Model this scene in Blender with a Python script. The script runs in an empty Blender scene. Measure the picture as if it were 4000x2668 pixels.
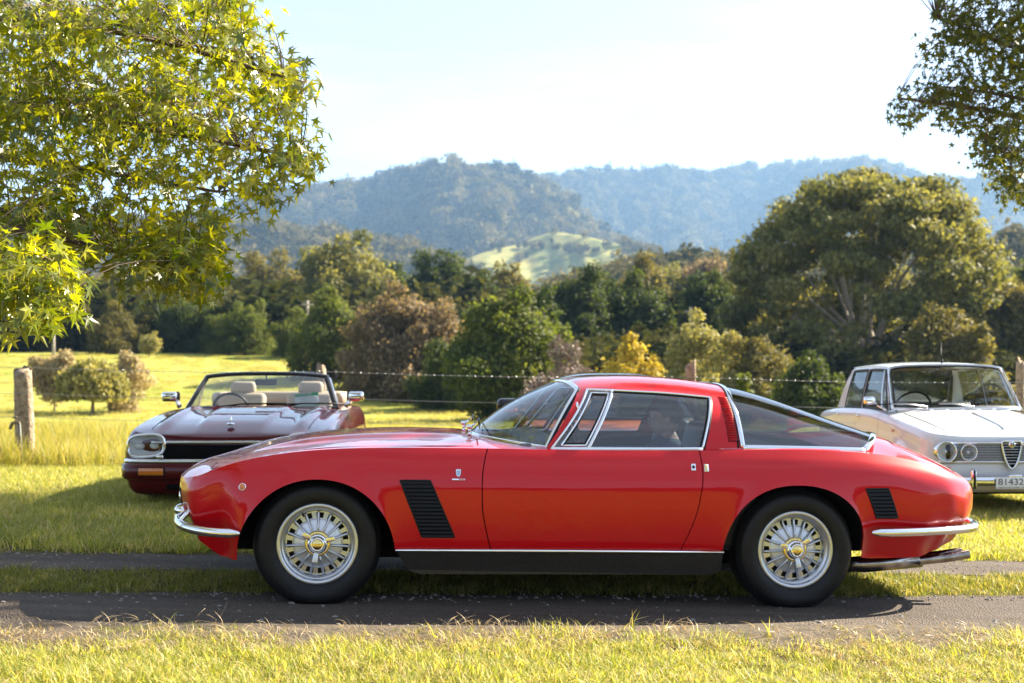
import bpy, bmesh, math, random
import numpy as np
from mathutils import Vector, Matrix
R = math.radians
SC = bpy.context.scene
COL = SC.collection

# ------------------------------------------------------------------ camera, sky, sun, exposure
CAM_H = 1.296
cam = bpy.data.cameras.new('camera'); CAM = bpy.data.objects.new('camera', cam); COL.objects.link(CAM)
CAM.location = (0, 0, CAM_H); CAM.rotation_euler = (R(90), 0, 0)
cam.lens = 45; cam.sensor_width = 36; cam.shift_y = 51/4000
cam.clip_start = 0.05; cam.clip_end = 20000
cam.dof.use_dof = True; cam.dof.focus_distance = 6.65; cam.dof.aperture_fstop = 3.2
SC.camera = CAM

SUN_DIR = Vector((1.14, 0.72, 0.95)).normalized()          # from the scene towards the sun
SUN_EL = math.asin(SUN_DIR.z); SUN_AZ = math.atan2(SUN_DIR.x, SUN_DIR.y)
W = bpy.data.worlds.new('World'); SC.world = W; W.use_nodes = True
wn = W.node_tree.nodes; wl = W.node_tree.links
bg = wn['Background']
sky = wn.new('ShaderNodeTexSky'); sky.sky_type = 'NISHITA'; sky.sun_disc = False
sky.sun_elevation = SUN_EL; sky.sun_rotation = SUN_AZ
sky.air_density = 0.6; sky.dust_density = 0.5; sky.ozone_density = 0.5
tc = wn.new('ShaderNodeTexCoord')
mp = wn.new('ShaderNodeMapping'); mp.inputs['Scale'].default_value = (1.0, 1.6, 5.5); mp.inputs['Rotation'].default_value = (0.05, 0.12, 0.5)
nz = wn.new('ShaderNodeTexNoise'); nz.inputs['Scale'].default_value = 2.1; nz.inputs['Detail'].default_value = 7; nz.inputs['Roughness'].default_value = 0.55
nz.inputs['Distortion'].default_value = 0.6
cr = wn.new('ShaderNodeValToRGB'); cr.color_ramp.elements[0].position = 0.45; cr.color_ramp.elements[1].position = 0.82
cr.color_ramp.elements[0].color = (0.13, 0.13, 0.13, 1)
cr.color_ramp.elements[1].color = (0.34, 0.34, 0.34, 1)
mx = wn.new('ShaderNodeMixRGB'); mx.inputs['Color2'].default_value = (11.5, 11.4, 11.3, 1)
wl.new(tc.outputs['Generated'], mp.inputs['Vector']); wl.new(mp.outputs[0], nz.inputs['Vector']); wl.new(nz.outputs[0], cr.inputs[0])
wl.new(cr.outputs[0], mx.inputs['Fac']); wl.new(sky.outputs[0], mx.inputs['Color1']); wl.new(mx.outputs[0], bg.inputs['Color'])
bg.inputs['Strength'].default_value = 0.05

sl = bpy.data.lights.new('sun', 'SUN'); SUN = bpy.data.objects.new('sun', sl); COL.objects.link(SUN)
sl.energy = 5.0; sl.angle = R(0.53); sl.color = (1.0, 0.875, 0.68)
SUN.rotation_euler = SUN_DIR.to_track_quat('Z', 'Y').to_euler()
SUN.location = (20, 18, 30)

SC.view_settings.view_transform = 'Standard'; SC.view_settings.look = 'None'
SC.view_settings.exposure = 2.35; SC.view_settings.gamma = 1.0
SC.cycles.use_denoising = True
SC.cycles.max_bounces = 12; SC.cycles.diffuse_bounces = 3; SC.cycles.glossy_bounces = 5; SC.cycles.transmission_bounces = 8
SC.cycles.transparent_max_bounces = 24; SC.cycles.volume_bounces = 0
SC.cycles.sample_clamp_indirect = 6.0; SC.cycles.caustics_reflective = False; SC.cycles.caustics_refractive = False
SC.cycles.use_adaptive_sampling = False
SC.render.film_transparent = False

# ------------------------------------------------------------------ helpers
def pch(xs, ys):
    xs = np.asarray(xs, float); ys = np.asarray(ys, float)
    h = np.diff(xs); d = np.diff(ys)/h; m = np.zeros_like(ys)
    m[0] = d[0]; m[-1] = d[-1]
    for i in range(1, len(xs)-1):
        if d[i-1]*d[i] > 0:
            w1 = 2*h[i]+h[i-1]; w2 = h[i]+2*h[i-1]
            m[i] = (w1+w2)/(w1/d[i-1]+w2/d[i])
    def f(x):
        x = np.asarray(x, float); xc = np.clip(x, xs[0], xs[-1])
        i = np.clip(np.searchsorted(xs, xc)-1, 0, len(xs)-2)
        t = (xc-xs[i])/h[i]; t2 = t*t; t3 = t2*t
        return (2*t3-3*t2+1)*ys[i]+(t3-2*t2+t)*h[i]*m[i]+(-2*t3+3*t2)*ys[i+1]+(t3-t2)*h[i]*m[i+1]
    return f
def catmull(P, n, closed=False):
    P = np.asarray(P, float)
    if closed: Q = np.vstack([P[-1], P, P[0], P[1]])
    else: Q = np.vstack([2*P[0]-P[1], P, 2*P[-1]-P[-2]])
    segs = len(Q)-3; out = []
    for k in range(segs):
        a, b, c, d = Q[k:k+4]
        for j in range(n):
            t = j/n
            out.append(.5*((2*b)+(c-a)*t+(2*a-5*b+4*c-d)*t*t+(3*b-a-3*c+d)*t**3))
    if not closed: out.append(Q[-2])
    return np.array(out)
def sstep(a, b, x):
    t = np.clip((np.asarray(x, float)-a)/(b-a), 0, 1); return t*t*(3-2*t)

def mesh(name, V, F, smooth=True):
    me = bpy.data.meshes.new(name)
    me.from_pydata([tuple(map(float, v)) for v in V], [], [tuple(map(int, f)) for f in F])
    if smooth: me.polygons.foreach_set('use_smooth', [True]*len(me.polygons))
    me.update(); return me
def link(name, me, mat=None, parent=None, loc=None, rot=None):
    if mat is not None and not len(me.materials): me.materials.append(mat)
    o = bpy.data.objects.new(name, me); COL.objects.link(o)
    if parent is not None: o.parent = parent
    if loc is not None: o.location = loc
    if rot is not None: o.rotation_euler = rot
    return o
def obj(name, VF, mat, parent=None, smooth=True, loc=None, rot=None):
    return link(name, mesh(name, VF[0], VF[1], smooth), mat, parent, loc, rot)
def empty(name, loc=(0, 0, 0), rot=(0, 0, 0)):
    o = bpy.data.objects.new(name, None); COL.objects.link(o); o.location = loc; o.rotation_euler = rot; o.empty_display_size = .2
    return o
def tag(o, label, cat, group=None):
    o['label'] = label; o['category'] = cat
    if group: o['group'] = group
    return o
def kind(o, k, label=None):
    o['kind'] = k
    if label: o['label'] = label
    return o
def join(*vfs):
    V = []; F = []; n = 0
    for v, f in vfs:
        v = list(v); V += [tuple(p) for p in v]; F += [tuple(i+n for i in q) for q in f]; n += len(v)
    return V, F
def grid(P, flip=False, skip=None, closeu=False, closev=False):
    """P: (n,m,3) array of points"""
    n, m = P.shape[:2]; F = []
    for i in range(n if closeu else n-1):
        for j in range(m if closev else m-1):
            if skip is not None and skip(i, j): continue
            a, b = i, (i+1) % n; c, d = j, (j+1) % m
            q = (a*m+c, b*m+c, b*m+d, a*m+d)
            F.append(q[::-1] if flip else q)
    return P.reshape(-1, 3), F
def mirror(VF):
    V = np.array(VF[0], float).reshape(-1, 3).copy(); V[:, 1] *= -1
    return V, [tuple(f[::-1]) for f in VF[1]]
def xf(VF, M=None, loc=None):
    V = np.array(VF[0], float).reshape(-1, 3)
    if M is not None: V = V @ np.array(M).T
    if loc is not None: V = V+np.array(loc)
    return V, VF[1]
def rotm(ax, a):
    return np.array(Matrix.Rotation(a, 3, ax))
def tube(P, r, n=8, closed=False, caps=True, flat=1.0):
    P = np.asarray(P, float); k = len(P); r = np.broadcast_to(np.asarray(r, float), (k,))
    T = np.roll(P, -1, 0)-np.roll(P, 1, 0)
    if not closed: T[0] = P[1]-P[0]; T[-1] = P[-1]-P[-2]
    T /= np.linalg.norm(T, axis=1)[:, None]+1e-12
    up = np.array([0, 0, 1.]) if abs(T[0][2]) < .9 else np.array([1., 0, 0])
    N = np.cross(T[0], up); N /= np.linalg.norm(N); V = []
    for i in range(k):
        N = N-T[i]*np.dot(N, T[i]); N /= np.linalg.norm(N)+1e-12; B = np.cross(T[i], N)
        for j in range(n):
            a = 2*math.pi*j/n
            V.append(P[i]+r[i]*(math.cos(a)*N+flat*math.sin(a)*B))
    F = []
    for i in range(k if closed else k-1):
        for j in range(n):
            a = i*n; b = ((i+1) % k)*n; j2 = (j+1) % n
            F.append((a+j, b+j, b+j2, a+j2))
    if caps and not closed:
        F.append(tuple(range(n))); F.append(tuple(range((k-1)*n, k*n))[::-1])
    return np.array(V), F
def ribbon(P, Nn, w, h, closed=False, base=-.002):
    """a low band of width w and height h lying on a surface with normals Nn along path P"""
    P = np.asarray(P, float); k = len(P); Nn = np.broadcast_to(np.asarray(Nn, float), (k, 3))
    T = np.roll(P, -1, 0)-np.roll(P, 1, 0)
    if not closed: T[0] = P[1]-P[0]; T[-1] = P[-1]-P[-2]
    T /= np.linalg.norm(T, axis=1)[:, None]+1e-12
    S = np.cross(T, Nn); S /= np.linalg.norm(S, axis=1)[:, None]+1e-12
    N2 = np.cross(S, T)
    prof = [(-.5, base/h), (-.5, .45), (-.36, .85), (-.15, 1), (.15, 1), (.36, .85), (.5, .45), (.5, base/h)]
    V = np.stack([P+S*(a*w)+N2*(b*h) for a, b in prof], 1); m = len(prof); F = []
    for i in range(k if closed else k-1):
        for j in range(m-1):
            a, b = i*m, ((i+1) % k)*m
            F.append((a+j, b+j, b+j+1, a+j+1))
    if not closed: F += [tuple(range(m)), tuple(range((k-1)*m, k*m))[::-1]]
    return V.reshape(-1, 3), F
def lathe(prof, n=48, axis='y', closed=False):
    """prof: (radius, along-axis) pairs"""
    prof = np.asarray(prof, float); V = []
    for i in range(n):
        a = 2*math.pi*i/n
        for r, t in prof:
            if axis == 'y': V.append((r*math.cos(a), t, r*math.sin(a)))
            elif axis == 'x': V.append((t, r*math.cos(a), r*math.sin(a)))
            else: V.append((r*math.cos(a), r*math.sin(a), t))
    m = len(prof); F = []
    for i in range(n):
        for j in range(m-1 if not closed else m):
            a, b = i*m, ((i+1) % n)*m; j2 = (j+1) % m
            F.append((a+j, a+j2, b+j2, b+j) if axis == 'y' else (a+j, b+j, b+j2, a+j2))
    return np.array(V), F
def rbox(sx, sy, sz, r=.01, loc=(0, 0, 0), seg=2):
    bm = bmesh.new(); bmesh.ops.create_cube(bm, size=1)
    for v in bm.verts: v.co = Vector((v.co.x*sx, v.co.y*sy, v.co.z*sz))
    if r > 0: bmesh.ops.bevel(bm, geom=list(bm.edges), offset=min(r, .49*min(sx, sy, sz)), segments=seg, profile=.5, affect='EDGES')
    bm.verts.index_update()
    V = [tuple(v.co+Vector(loc)) for v in bm.verts]; F = [tuple(v.index for v in f.verts) for f in bm.faces]; bm.free()
    return V, F
def prism(poly, y0, y1):
    """poly in xz, extruded along y"""
    n = len(poly); V = [(x, y0, z) for x, z in poly]+[(x, y1, z) for x, z in poly]
    F = [tuple(range(n)), tuple(range(n, 2*n))[::-1]]+[(i, i+n, (i+1) % n+n, (i+1) % n) for i in range(n)]
    return V, F
def ball(rx, ry, rz, loc=(0, 0, 0), n=16, m=10):
    V = []; F = []
    for i in range(m+1):
        p = math.pi*i/m
        for j in range(n):
            a = 2*math.pi*j/n
            V.append((loc[0]+rx*math.sin(p)*math.cos(a), loc[1]+ry*math.sin(p)*math.sin(a), loc[2]+rz*math.cos(p)))
    for i in range(m):
        for j in range(n): F.append((i*n+j, (i+1)*n+j, (i+1)*n+(j+1) % n, i*n+(j+1) % n))
    return V, F
def text_mesh(s, size, depth=.0008, align='CENTER'):
    cu = bpy.data.curves.new('lettering', 'FONT'); cu.body = s; cu.size = size; cu.extrude = depth; cu.align_x = align; cu.align_y = 'CENTER'
    o = bpy.data.objects.new('lettering', cu); COL.objects.link(o)
    dg = bpy.context.evaluated_depsgraph_get(); me = bpy.data.meshes.new_from_object(o.evaluated_get(dg))
    bpy.data.objects.remove(o); return me

# ------------------------------------------------------------------ materials
def pm(name, col, rough=.5, metal=0., coat=0., coatr=.03, spec=.5, trans=0., emis=None, noise=None, bump=None, sheen=0, ior=1.5):
    m = bpy.data.materials.new(name); m.use_nodes = True; nt = m.node_tree; b = nt.nodes['Principled BSDF']
    b.inputs['Base Color'].default_value = (*col, 1); b.inputs['Roughness'].default_value = rough; b.inputs['Metallic'].default_value = metal
    b.inputs['Coat Weight'].default_value = coat; b.inputs['Coat Roughness'].default_value = coatr; b.inputs['Specular IOR Level'].default_value = spec
    b.inputs['Transmission Weight'].default_value = trans; b.inputs['IOR'].default_value = ior
    if emis: b.inputs['Emission Color'].default_value = (*emis[0], 1); b.inputs['Emission Strength'].default_value = emis[1]
    if noise or bump:
        t = nt.nodes.new('ShaderNodeTexCoord')
    if noise:      # (scale, second colour, low, high)
        n = nt.nodes.new('ShaderNodeTexNoise'); n.inputs['Scale'].default_value = noise[0]; n.inputs['Detail'].default_value = 6
        r = nt.nodes.new('ShaderNodeValToRGB'); r.color_ramp.elements[0].position = noise[2]; r.color_ramp.elements[1].position = noise[3]
        r.color_ramp.elements[0].color = (*col, 1); r.color_ramp.elements[1].color = (*noise[1], 1)
        nt.links.new(t.outputs['Object'], n.inputs['Vector']); nt.links.new(n.outputs[0], r.inputs[0]); nt.links.new(r.outputs[0], b.inputs['Base Color'])
    if bump:       # (scale, strength, distance)
        n = nt.nodes.new('ShaderNodeTexNoise'); n.inputs['Scale'].default_value = bump[0]; n.inputs['Detail'].default_value = 5
        bu = nt.nodes.new('ShaderNodeBump'); bu.inputs['Strength'].default_value = bump[1]; bu.inputs['Distance'].default_value = bump[2]
        nt.links.new(t.outputs['Object'], n.inputs['Vector']); nt.links.new(n.outputs[0], bu.inputs['Height']); nt.links.new(bu.outputs[0], b.inputs['Normal'])
    return m
def paint(name, col, rough=.35, flake=None):
    m = pm(name, col, rough, 0, 1.0, .015, .12, bump=(900, .02, .0005))
    nt = m.node_tree; b = nt.nodes['Principled BSDF']
    b.inputs['Coat IOR'].default_value = 1.40
    # very slight orange-peel waviness on the lacquer only
    t = nt.nodes.new('ShaderNodeTexCoord'); n = nt.nodes.new('ShaderNodeTexNoise'); n.inputs['Scale'].default_value = 7; n.inputs['Detail'].default_value = 2
    bu = nt.nodes.new('ShaderNodeBump'); bu.inputs['Strength'].default_value = .05; bu.inputs['Distance'].default_value = .01
    nt.links.new(t.outputs['Object'], n.inputs['Vector']); nt.links.new(n.outputs[0], bu.inputs['Height']); nt.links.new(bu.outputs[0], b.inputs['Coat Normal'])
    return m
def glassmat(name, tint=(.8, .88, .9), ior=1.52, boost=1.0):
    m = bpy.data.materials.new(name); m.use_nodes = True; nt = m.node_tree
    for n in list(nt.nodes):
        if n.type != 'OUTPUT_MATERIAL': nt.nodes.remove(n)
    out = [n for n in nt.nodes if n.type == 'OUTPUT_MATERIAL'][0]
    tr = nt.nodes.new('ShaderNodeBsdfTransparent'); tr.inputs[0].default_value = (*tint, 1)
    gl = nt.nodes.new('ShaderNodeBsdfGlossy'); gl.inputs['Roughness'].default_value = 0.0
    lw = nt.nodes.new('ShaderNodeLayerWeight'); lw.inputs['Blend'].default_value = .5
    pw = nt.nodes.new('ShaderNodeMath'); pw.operation = 'POWER'; pw.inputs[1].default_value = 5
    mu = nt.nodes.new('ShaderNodeMath'); mu.operation = 'MULTIPLY_ADD'; mu.inputs[1].default_value = 1-.045*boost; mu.inputs[2].default_value = .045*boost; mu.use_clamp = True
    mi = nt.nodes.new('ShaderNodeMixShader')
    nt.links.new(lw.outputs['Facing'], pw.inputs[0]); nt.links.new(pw.outputs[0], mu.inputs[0]); nt.links.new(mu.outputs[0], mi.inputs[0]); nt.links.new(tr.outputs[0], mi.inputs[1]); nt.links.new(gl.outputs[0], mi.inputs[2])
    nt.links.new(mi.outputs[0], out.inputs[0]); return m

M_RED = paint('red_lacquer', (.52, .0010, .006))
M_CHROME = pm('chrome', (.86, .86, .88), .05, 1.0, bump=(40, .03, .001))
M_SATIN = pm('satin_alloy', (.58, .60, .64), .30, .9)
M_ALLOYW = pm('white_alloy', (.74, .77, .82), .40, .7)
M_GOLD = pm('gold_plate', (.85, .66, .25), .16, 1.0)
M_RUBBER = pm('tyre_rubber', (.006, .006, .007), .5, spec=.28, noise=(30, (.011, .011, .012), .3, .7), bump=(120, .12, .001))
M_BLACK = pm('black_satin', (.005, .005, .006), .45, spec=.2)
M_BLACKM = pm('black_matt', (.004, .004, .004), .9, spec=.1)
M_TRIM = pm('black_rubber_trim', (.005, .005, .006), .5, spec=.25)
M_SILL = pm('sill_black', (.020, .019, .018), .3, spec=.35, noise=(60, (.034, .031, .029), .35, .75), bump=(300, .25, .001))
M_LEATHER = pm('black_leather', (.018, .017, .017), .45, bump=(220, .3, .001))
M_GLASS = glassmat('car_glass', (.60, .70, .75), 1.5, 3.0)
M_GLASSD = glassmat('dark_car_glass', (.26, .31, .34), 1.5, 3.6)
M_AMBER = pm('amber_lens', (.75, .22, .02), .12, coat=1, noise=(90, (.55, .12, .01), .35, .65))
M_STEEL = pm('exhaust_steel', (.45, .42, .40), .22, 1.0, noise=(20, (.25, .22, .2), .4, .7))
M_ENAMEL = pm('blue_enamel', (.25, .38, .5), .2, .5)
M_BRAKE = pm('dark_iron', (.03, .028, .026), .6, .4)
# ------------------------------------------------------------------ car shell toolkit
class Shell:
    """a car's side band wrapped from front centre, round the flank, to rear centre (half plan, y >= 0)"""
    def __init__(s, rows, profs, arches=(), flare=.016, sub=24):
        P = catmull([(r[0], r[1]) for r in rows], sub)
        s.S = np.concatenate([[0], np.cumsum(np.linalg.norm(np.diff(P, axis=0), axis=1))])
        s.X, s.Y = P[:, 0], P[:, 1]; s.Y = np.maximum(s.Y, 0)
        kk = np.arange(len(P))/sub; ks = s.S[::sub]
        s.K = kk
        s.ZC = pch(ks, [r[2] for r in rows])(s.S); s.ZB = pch(ks, [r[3] for r in rows])(s.S)
        T = np.gradient(P, axis=0); T /= np.linalg.norm(T, axis=1)[:, None]+1e-12
        s.NX, s.NY = -T[:, 1], T[:, 0]
        s.pid = [r[4] for r in rows]; s.pf = {k: pch(*zip(*v)) for k, v in profs.items()}
        s.arches = arches; s.flare = flare
        i0 = int(np.argmax(s.Y > s.Y.max()*.6)); s.a = i0; s.b = len(s.Y)-1-int(np.argmax(s.Y[::-1] > s.Y.max()*.6))
    def at_x(s, x): return np.interp(x, s.X[s.a:s.b], s.S[s.a:s.b])
    def f(s, arr, q): return np.interp(q, s.S, arr)
    def off(s, q, d):
        q = np.asarray(q, float); d = np.asarray(d, float); k = s.f(s.K, q)
        i = np.clip(np.floor(k).astype(int), 0, len(s.pid)-2); t = k-i; t = t*t*(3-2*t)
        o = np.zeros(np.broadcast(q, d).shape); d = np.broadcast_to(d, o.shape); i = np.broadcast_to(i, o.shape); t = np.broadcast_to(t, o.shape)
        vals = {k: f(d) for k, f in s.pf.items()}
        A = np.zeros_like(o); B = np.zeros_like(o)
        for n in range(len(s.pid)-1):
            mk = i == n
            A[mk] = vals[s.pid[n]][mk]; B[mk] = vals[s.pid[n+1]][mk]
        return A*(1-t)+B*t
    def arch_low(s, x):
        z = np.full(np.shape(x), -1.)
        for xc, a, b, z0, n in s.arches:
            u = np.clip(np.abs((x-xc)/a), 0, 1)
            za = z0+b*np.clip(1-u**n, 0, 1)**(1/n)
            z = np.where(np.abs(x-xc) <= a+1e-6, np.maximum(z, za), z)
        return z
    def low(s, q):
        x = s.f(s.X, q); y = s.f(s.Y, q); zb = s.f(s.ZB, q)
        return np.where(y > s.Y.max()*.6, np.maximum(zb, s.arch_low(x)), zb)
    def pt(s, q, z):
        zc = s.f(s.ZC, q); o = s.off(q, zc-z)
        x = s.f(s.X, q); y = s.f(s.Y, q); nx = s.f(s.NX, q); ny = s.f(s.NY, q)
        if s.flare:
            for xc, a, b, z0, n in s.arches:
                u = np.abs((x-xc)/a); v = np.maximum(z-z0, 0)/b
                rr = (u**n+v**n)**(1/n)
                dist = (rr-1)*a
                o = o+s.flare*np.exp(-np.clip(dist, 0, 1)/.03)*(y > s.Y.max()*.6)*sstep(-.12, .0, z-z0+.05)
        return np.stack([x+nx*o, -(y+ny*o), z+0*x], -1)
    def ly(s, x, z):
        """surface point on the near flank for a given x, z, and its outward normal"""
        q = s.at_x(x)
        p = s.pt(np.array([q]), np.array([z]))[0]
        q2 = q+(x-p[0]); p = s.pt(np.array([q2]), np.array([z]))[0]
        e = .004; a = s.pt(np.array([q2+e]), np.array([z]))[0]; b = s.pt(np.array([q2]), np.array([z+e]))[0]
        n = np.cross(a-p, b-p); n /= np.linalg.norm(n)
        if n[1] > 0: n = -n
        return p, n
    def columns(s, segs, warp=None, nrow=34, rowpow=1.0):
        """segs: list of (q0,q1,count,cosine). returns P (ncol,nrow,3) and the column qs"""
        qs = []
        for q0, q1, n, c in segs:
            t = np.arange(n)/n
            if c: t = .5-.5*np.cos(math.pi*t)
            qs += list(q0+(q1-q0)*t)
        qs.append(segs[-1][1]); qs = np.array(qs)
        tau = np.linspace(0, 1, nrow); tau = .5*tau+.5*(.5-.5*np.cos(math.pi*tau))
        zc = s.f(s.ZC, qs); zl = s.low(qs)
        Z = zl[:, None]+(zc-zl)[:, None]*tau[None, :]
        Q = np.repeat(qs[:, None], nrow, 1)
        if warp is not None:
            Q = Q+warp(qs, Z); ZC2 = s.f(s.ZC, Q)
            Z = zl[:, None]+(ZC2-zl[:, None])*tau[None, :]
        return s.pt(Q.ravel(), Z.ravel()).reshape(len(qs), nrow, 3), qs
def both(name, VF, mat, parent, smooth=True, label=None):
    a = obj(name, VF, mat, parent, smooth); b = obj(name, mirror(VF), mat, parent, smooth)
    if label: a['label'] = label
    return a, b
def on_flank(VF, sh, x, z, lift=0.):
    """place a flat thing modelled in the xz plane (outward = -y) on the near flank"""
    p, n = sh.ly(x, z); V = np.array(VF[0], float).reshape(-1, 3)
    ty = -n; tz = np.array([0, 0, 1.])-n*n[2]; tz /= np.linalg.norm(tz); tx = np.cross(ty, tz)
    return V[:, :1]*tx+V[:, 1:2]*ty+V[:, 2:]*tz+p+n*lift, VF[1]

# ------------------------------------------------------------------ road wheel of the red coupe
GLYPH = {}
M_LETTER = pm('raised_rubber', (.018, .018, .019), .45)
def flat_bottom(V, z0):
    V = np.array(V, float); V[:, 2] = np.maximum(V[:, 2], z0); return V
def spoked_wheel(root, x, side, zc=.308, steer=0.):
    s = -1 if side == 'near' else 1
    wy = s*.80
    def put(VF):
        V = np.array(VF[0], float).reshape(-1, 3).copy()
        F = VF[1]
        if s > 0: V[:, 1] *= -1; F = [tuple(f[::-1]) for f in F]
        return V, F
    # local frame: outer lip plane at y=0, outward = -y
    prof = [(.200, .16), (.2, .01), (.207, .004), (.207, -.004), (.2, -.008), (.187, -.006), (.184, .0), (.182, .010), (.178, .014), (.172, .016), (.165, .036), (.162, .05)]
    barrel = lathe(prof, 90)
    nsp = 15; per = 8; na = nsp*per
    rr = [.163, .1575, .1560, .1280, .1265, .122, .10, .075, .055, .0]
    yy = [.05, .050, .050, .046, .046, .040, .034, .026, .018, .018]
    D = np.zeros((na, len(rr), 3))
    for i in range(na):
        a = 2*math.pi*(i+per/2-.5)/na+math.pi/2*1.0
        for j, r in enumerate(rr): D[i, j] = (r*math.cos(a), yy[j], r*math.sin(a))
    disc = grid(D, skip=lambda i, j: j in (2,) and 1 <= i % per <= 5, closeu=True, flip=True)
    bar = put(join(barrel, disc))
    w = obj('wheel', bar, M_SATIN, root, loc=(x, wy, zc), rot=(0, steer, 0))
    back = obj('brake_disc', put(lathe([(.0, .09), (.198, .09)], 40)), M_BRAKE, w)
    # spokes
    for k in range(nsp):
        a = 2*math.pi*(k+.0)/nsp+math.pi/2+math.pi/nsp*0
        pts = [(r*math.cos(a), y, r*math.sin(a)) for r, y in ((.058, .010), (.085, .014), (.105, .021), (.118, .030), (.135, .036), (.152, .040), (.163, .040))]
        obj('spoke', put(tube(pts, [.0066, .0068, .0072, .0078, .0078, .0074, .007], 8, flat=.9)), M_SATIN, w)
    obj('face_plate', put(lathe([(.062, .0165), (.078, .0265), (.1, .0335), (.118, .0385), (.1225, .042)], 60)), M_ALLOYW, w)
    obj('hub_ring', put(lathe([(.066, .016), (.064, .006), (.060, .002), (.05, .0), (.046, .006)], 48)), M_GOLD, w)
    nut = obj('wheel_nut', put(lathe([(.052, .004), (.052, -.006), (.047, -.012), (.040, -.014), (.038, -.024), (.034, -.032), (.027, -.034), (.026, -.031), (.0, -.031)], 40)), M_CHROME, w)
    obj('nut_medallion', put(lathe([(.026, -.0315), (.024, -.0335), (.0, -.0345)], 32)), M_GOLD, w)
    for k in range(3):
        a = R(-90+120*k)+R(2+x*7)
        V, F = rbox(.052, .012, .026, .003)
        V = np.array(V); t = np.clip((V[:, 0]+.026)/.052, 0, 1); V[:, 2] *= 1.15-.25*(1-t); V[:, 0] += .066; V[:, 1] += -.006-.010*t
        obj('nut_wing', put(xf((V, F), rotm('Y', -a))), M_CHROME if k else M_ALLOYW, w)
    for t, (aa, r0) in enumerate(((R(118), .168),)):
        obj('valve', put(tube([(r0*math.cos(aa), .02, r0*math.sin(aa)), (.155*math.cos(aa), .012, .155*math.sin(aa))], .005, 8)), M_BLACK, w)
    tp = [(.200, .004), (.207, -.004), (.213, -.012), (.228, -.021), (.25, -.026), (.272, -.024), (.290, -.017), (.302, -.006), (.3025, -.002), (.311, .006), (.319, .020), (.3235, .040), (.325, .10), (.3235, .16), (.316, .19), (.28, .215), (.25, .22), (.205, .2)]
    V, F = lathe(tp, 96)
    # fine ribs on the shoulder, flattened at the contact patch
    V = V.reshape(96, len(tp), 3)
    for i in range(96):
        if i % 3 == 0: V[i, 10:12, 1] += .003
    V = V.reshape(-1, 3); V = flat_bottom(V, -zc+.003)
    squ = V[:, 2] < -.25
    V[squ, 1] -= .006*(V[squ, 1] < .05)
    ty = obj('tyre', put((V, F)), M_RUBBER, w)
    if s < 0:
        def arc_text(txt, r, a0, da, size, y, mat, par, inward=False):
            for k, ch in enumerate(txt):
                if ch == ' ': continue
                if (ch, size) not in GLYPH:
                    me = text_mesh(ch, size, .0006); GLYPH[(ch, size)] = (np.array([v.co[:] for v in me.vertices]), [tuple(p.vertices) for p in me.polygons])
                GV, GF = GLYPH[(ch, size)]; a = R(a0+da*k); b = a-math.pi/2 if not inward else a+math.pi/2
                Vx = np.stack([GV[:, 0], -GV[:, 2]+0*GV[:, 0], GV[:, 1]], 1); Vx = Vx @ rotm('Y', -b).T+np.array([r*math.cos(a), y, r*math.sin(a)])
                link('lettering', mesh('lettering', Vx, GF, False), mat, par)
        arc_text('215/70 VR 15', .255, -52 if x < 0 else -70, -4.1, .020, -.0262, M_LETTER, w)
        arc_text('RADIAL', .262, -125, -4.0, .017, -.0258, M_LETTER, w); arc_text('SVITARE', .018, -40, -15, .0075, -.0345, M_BLACK, w)
    return w

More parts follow.
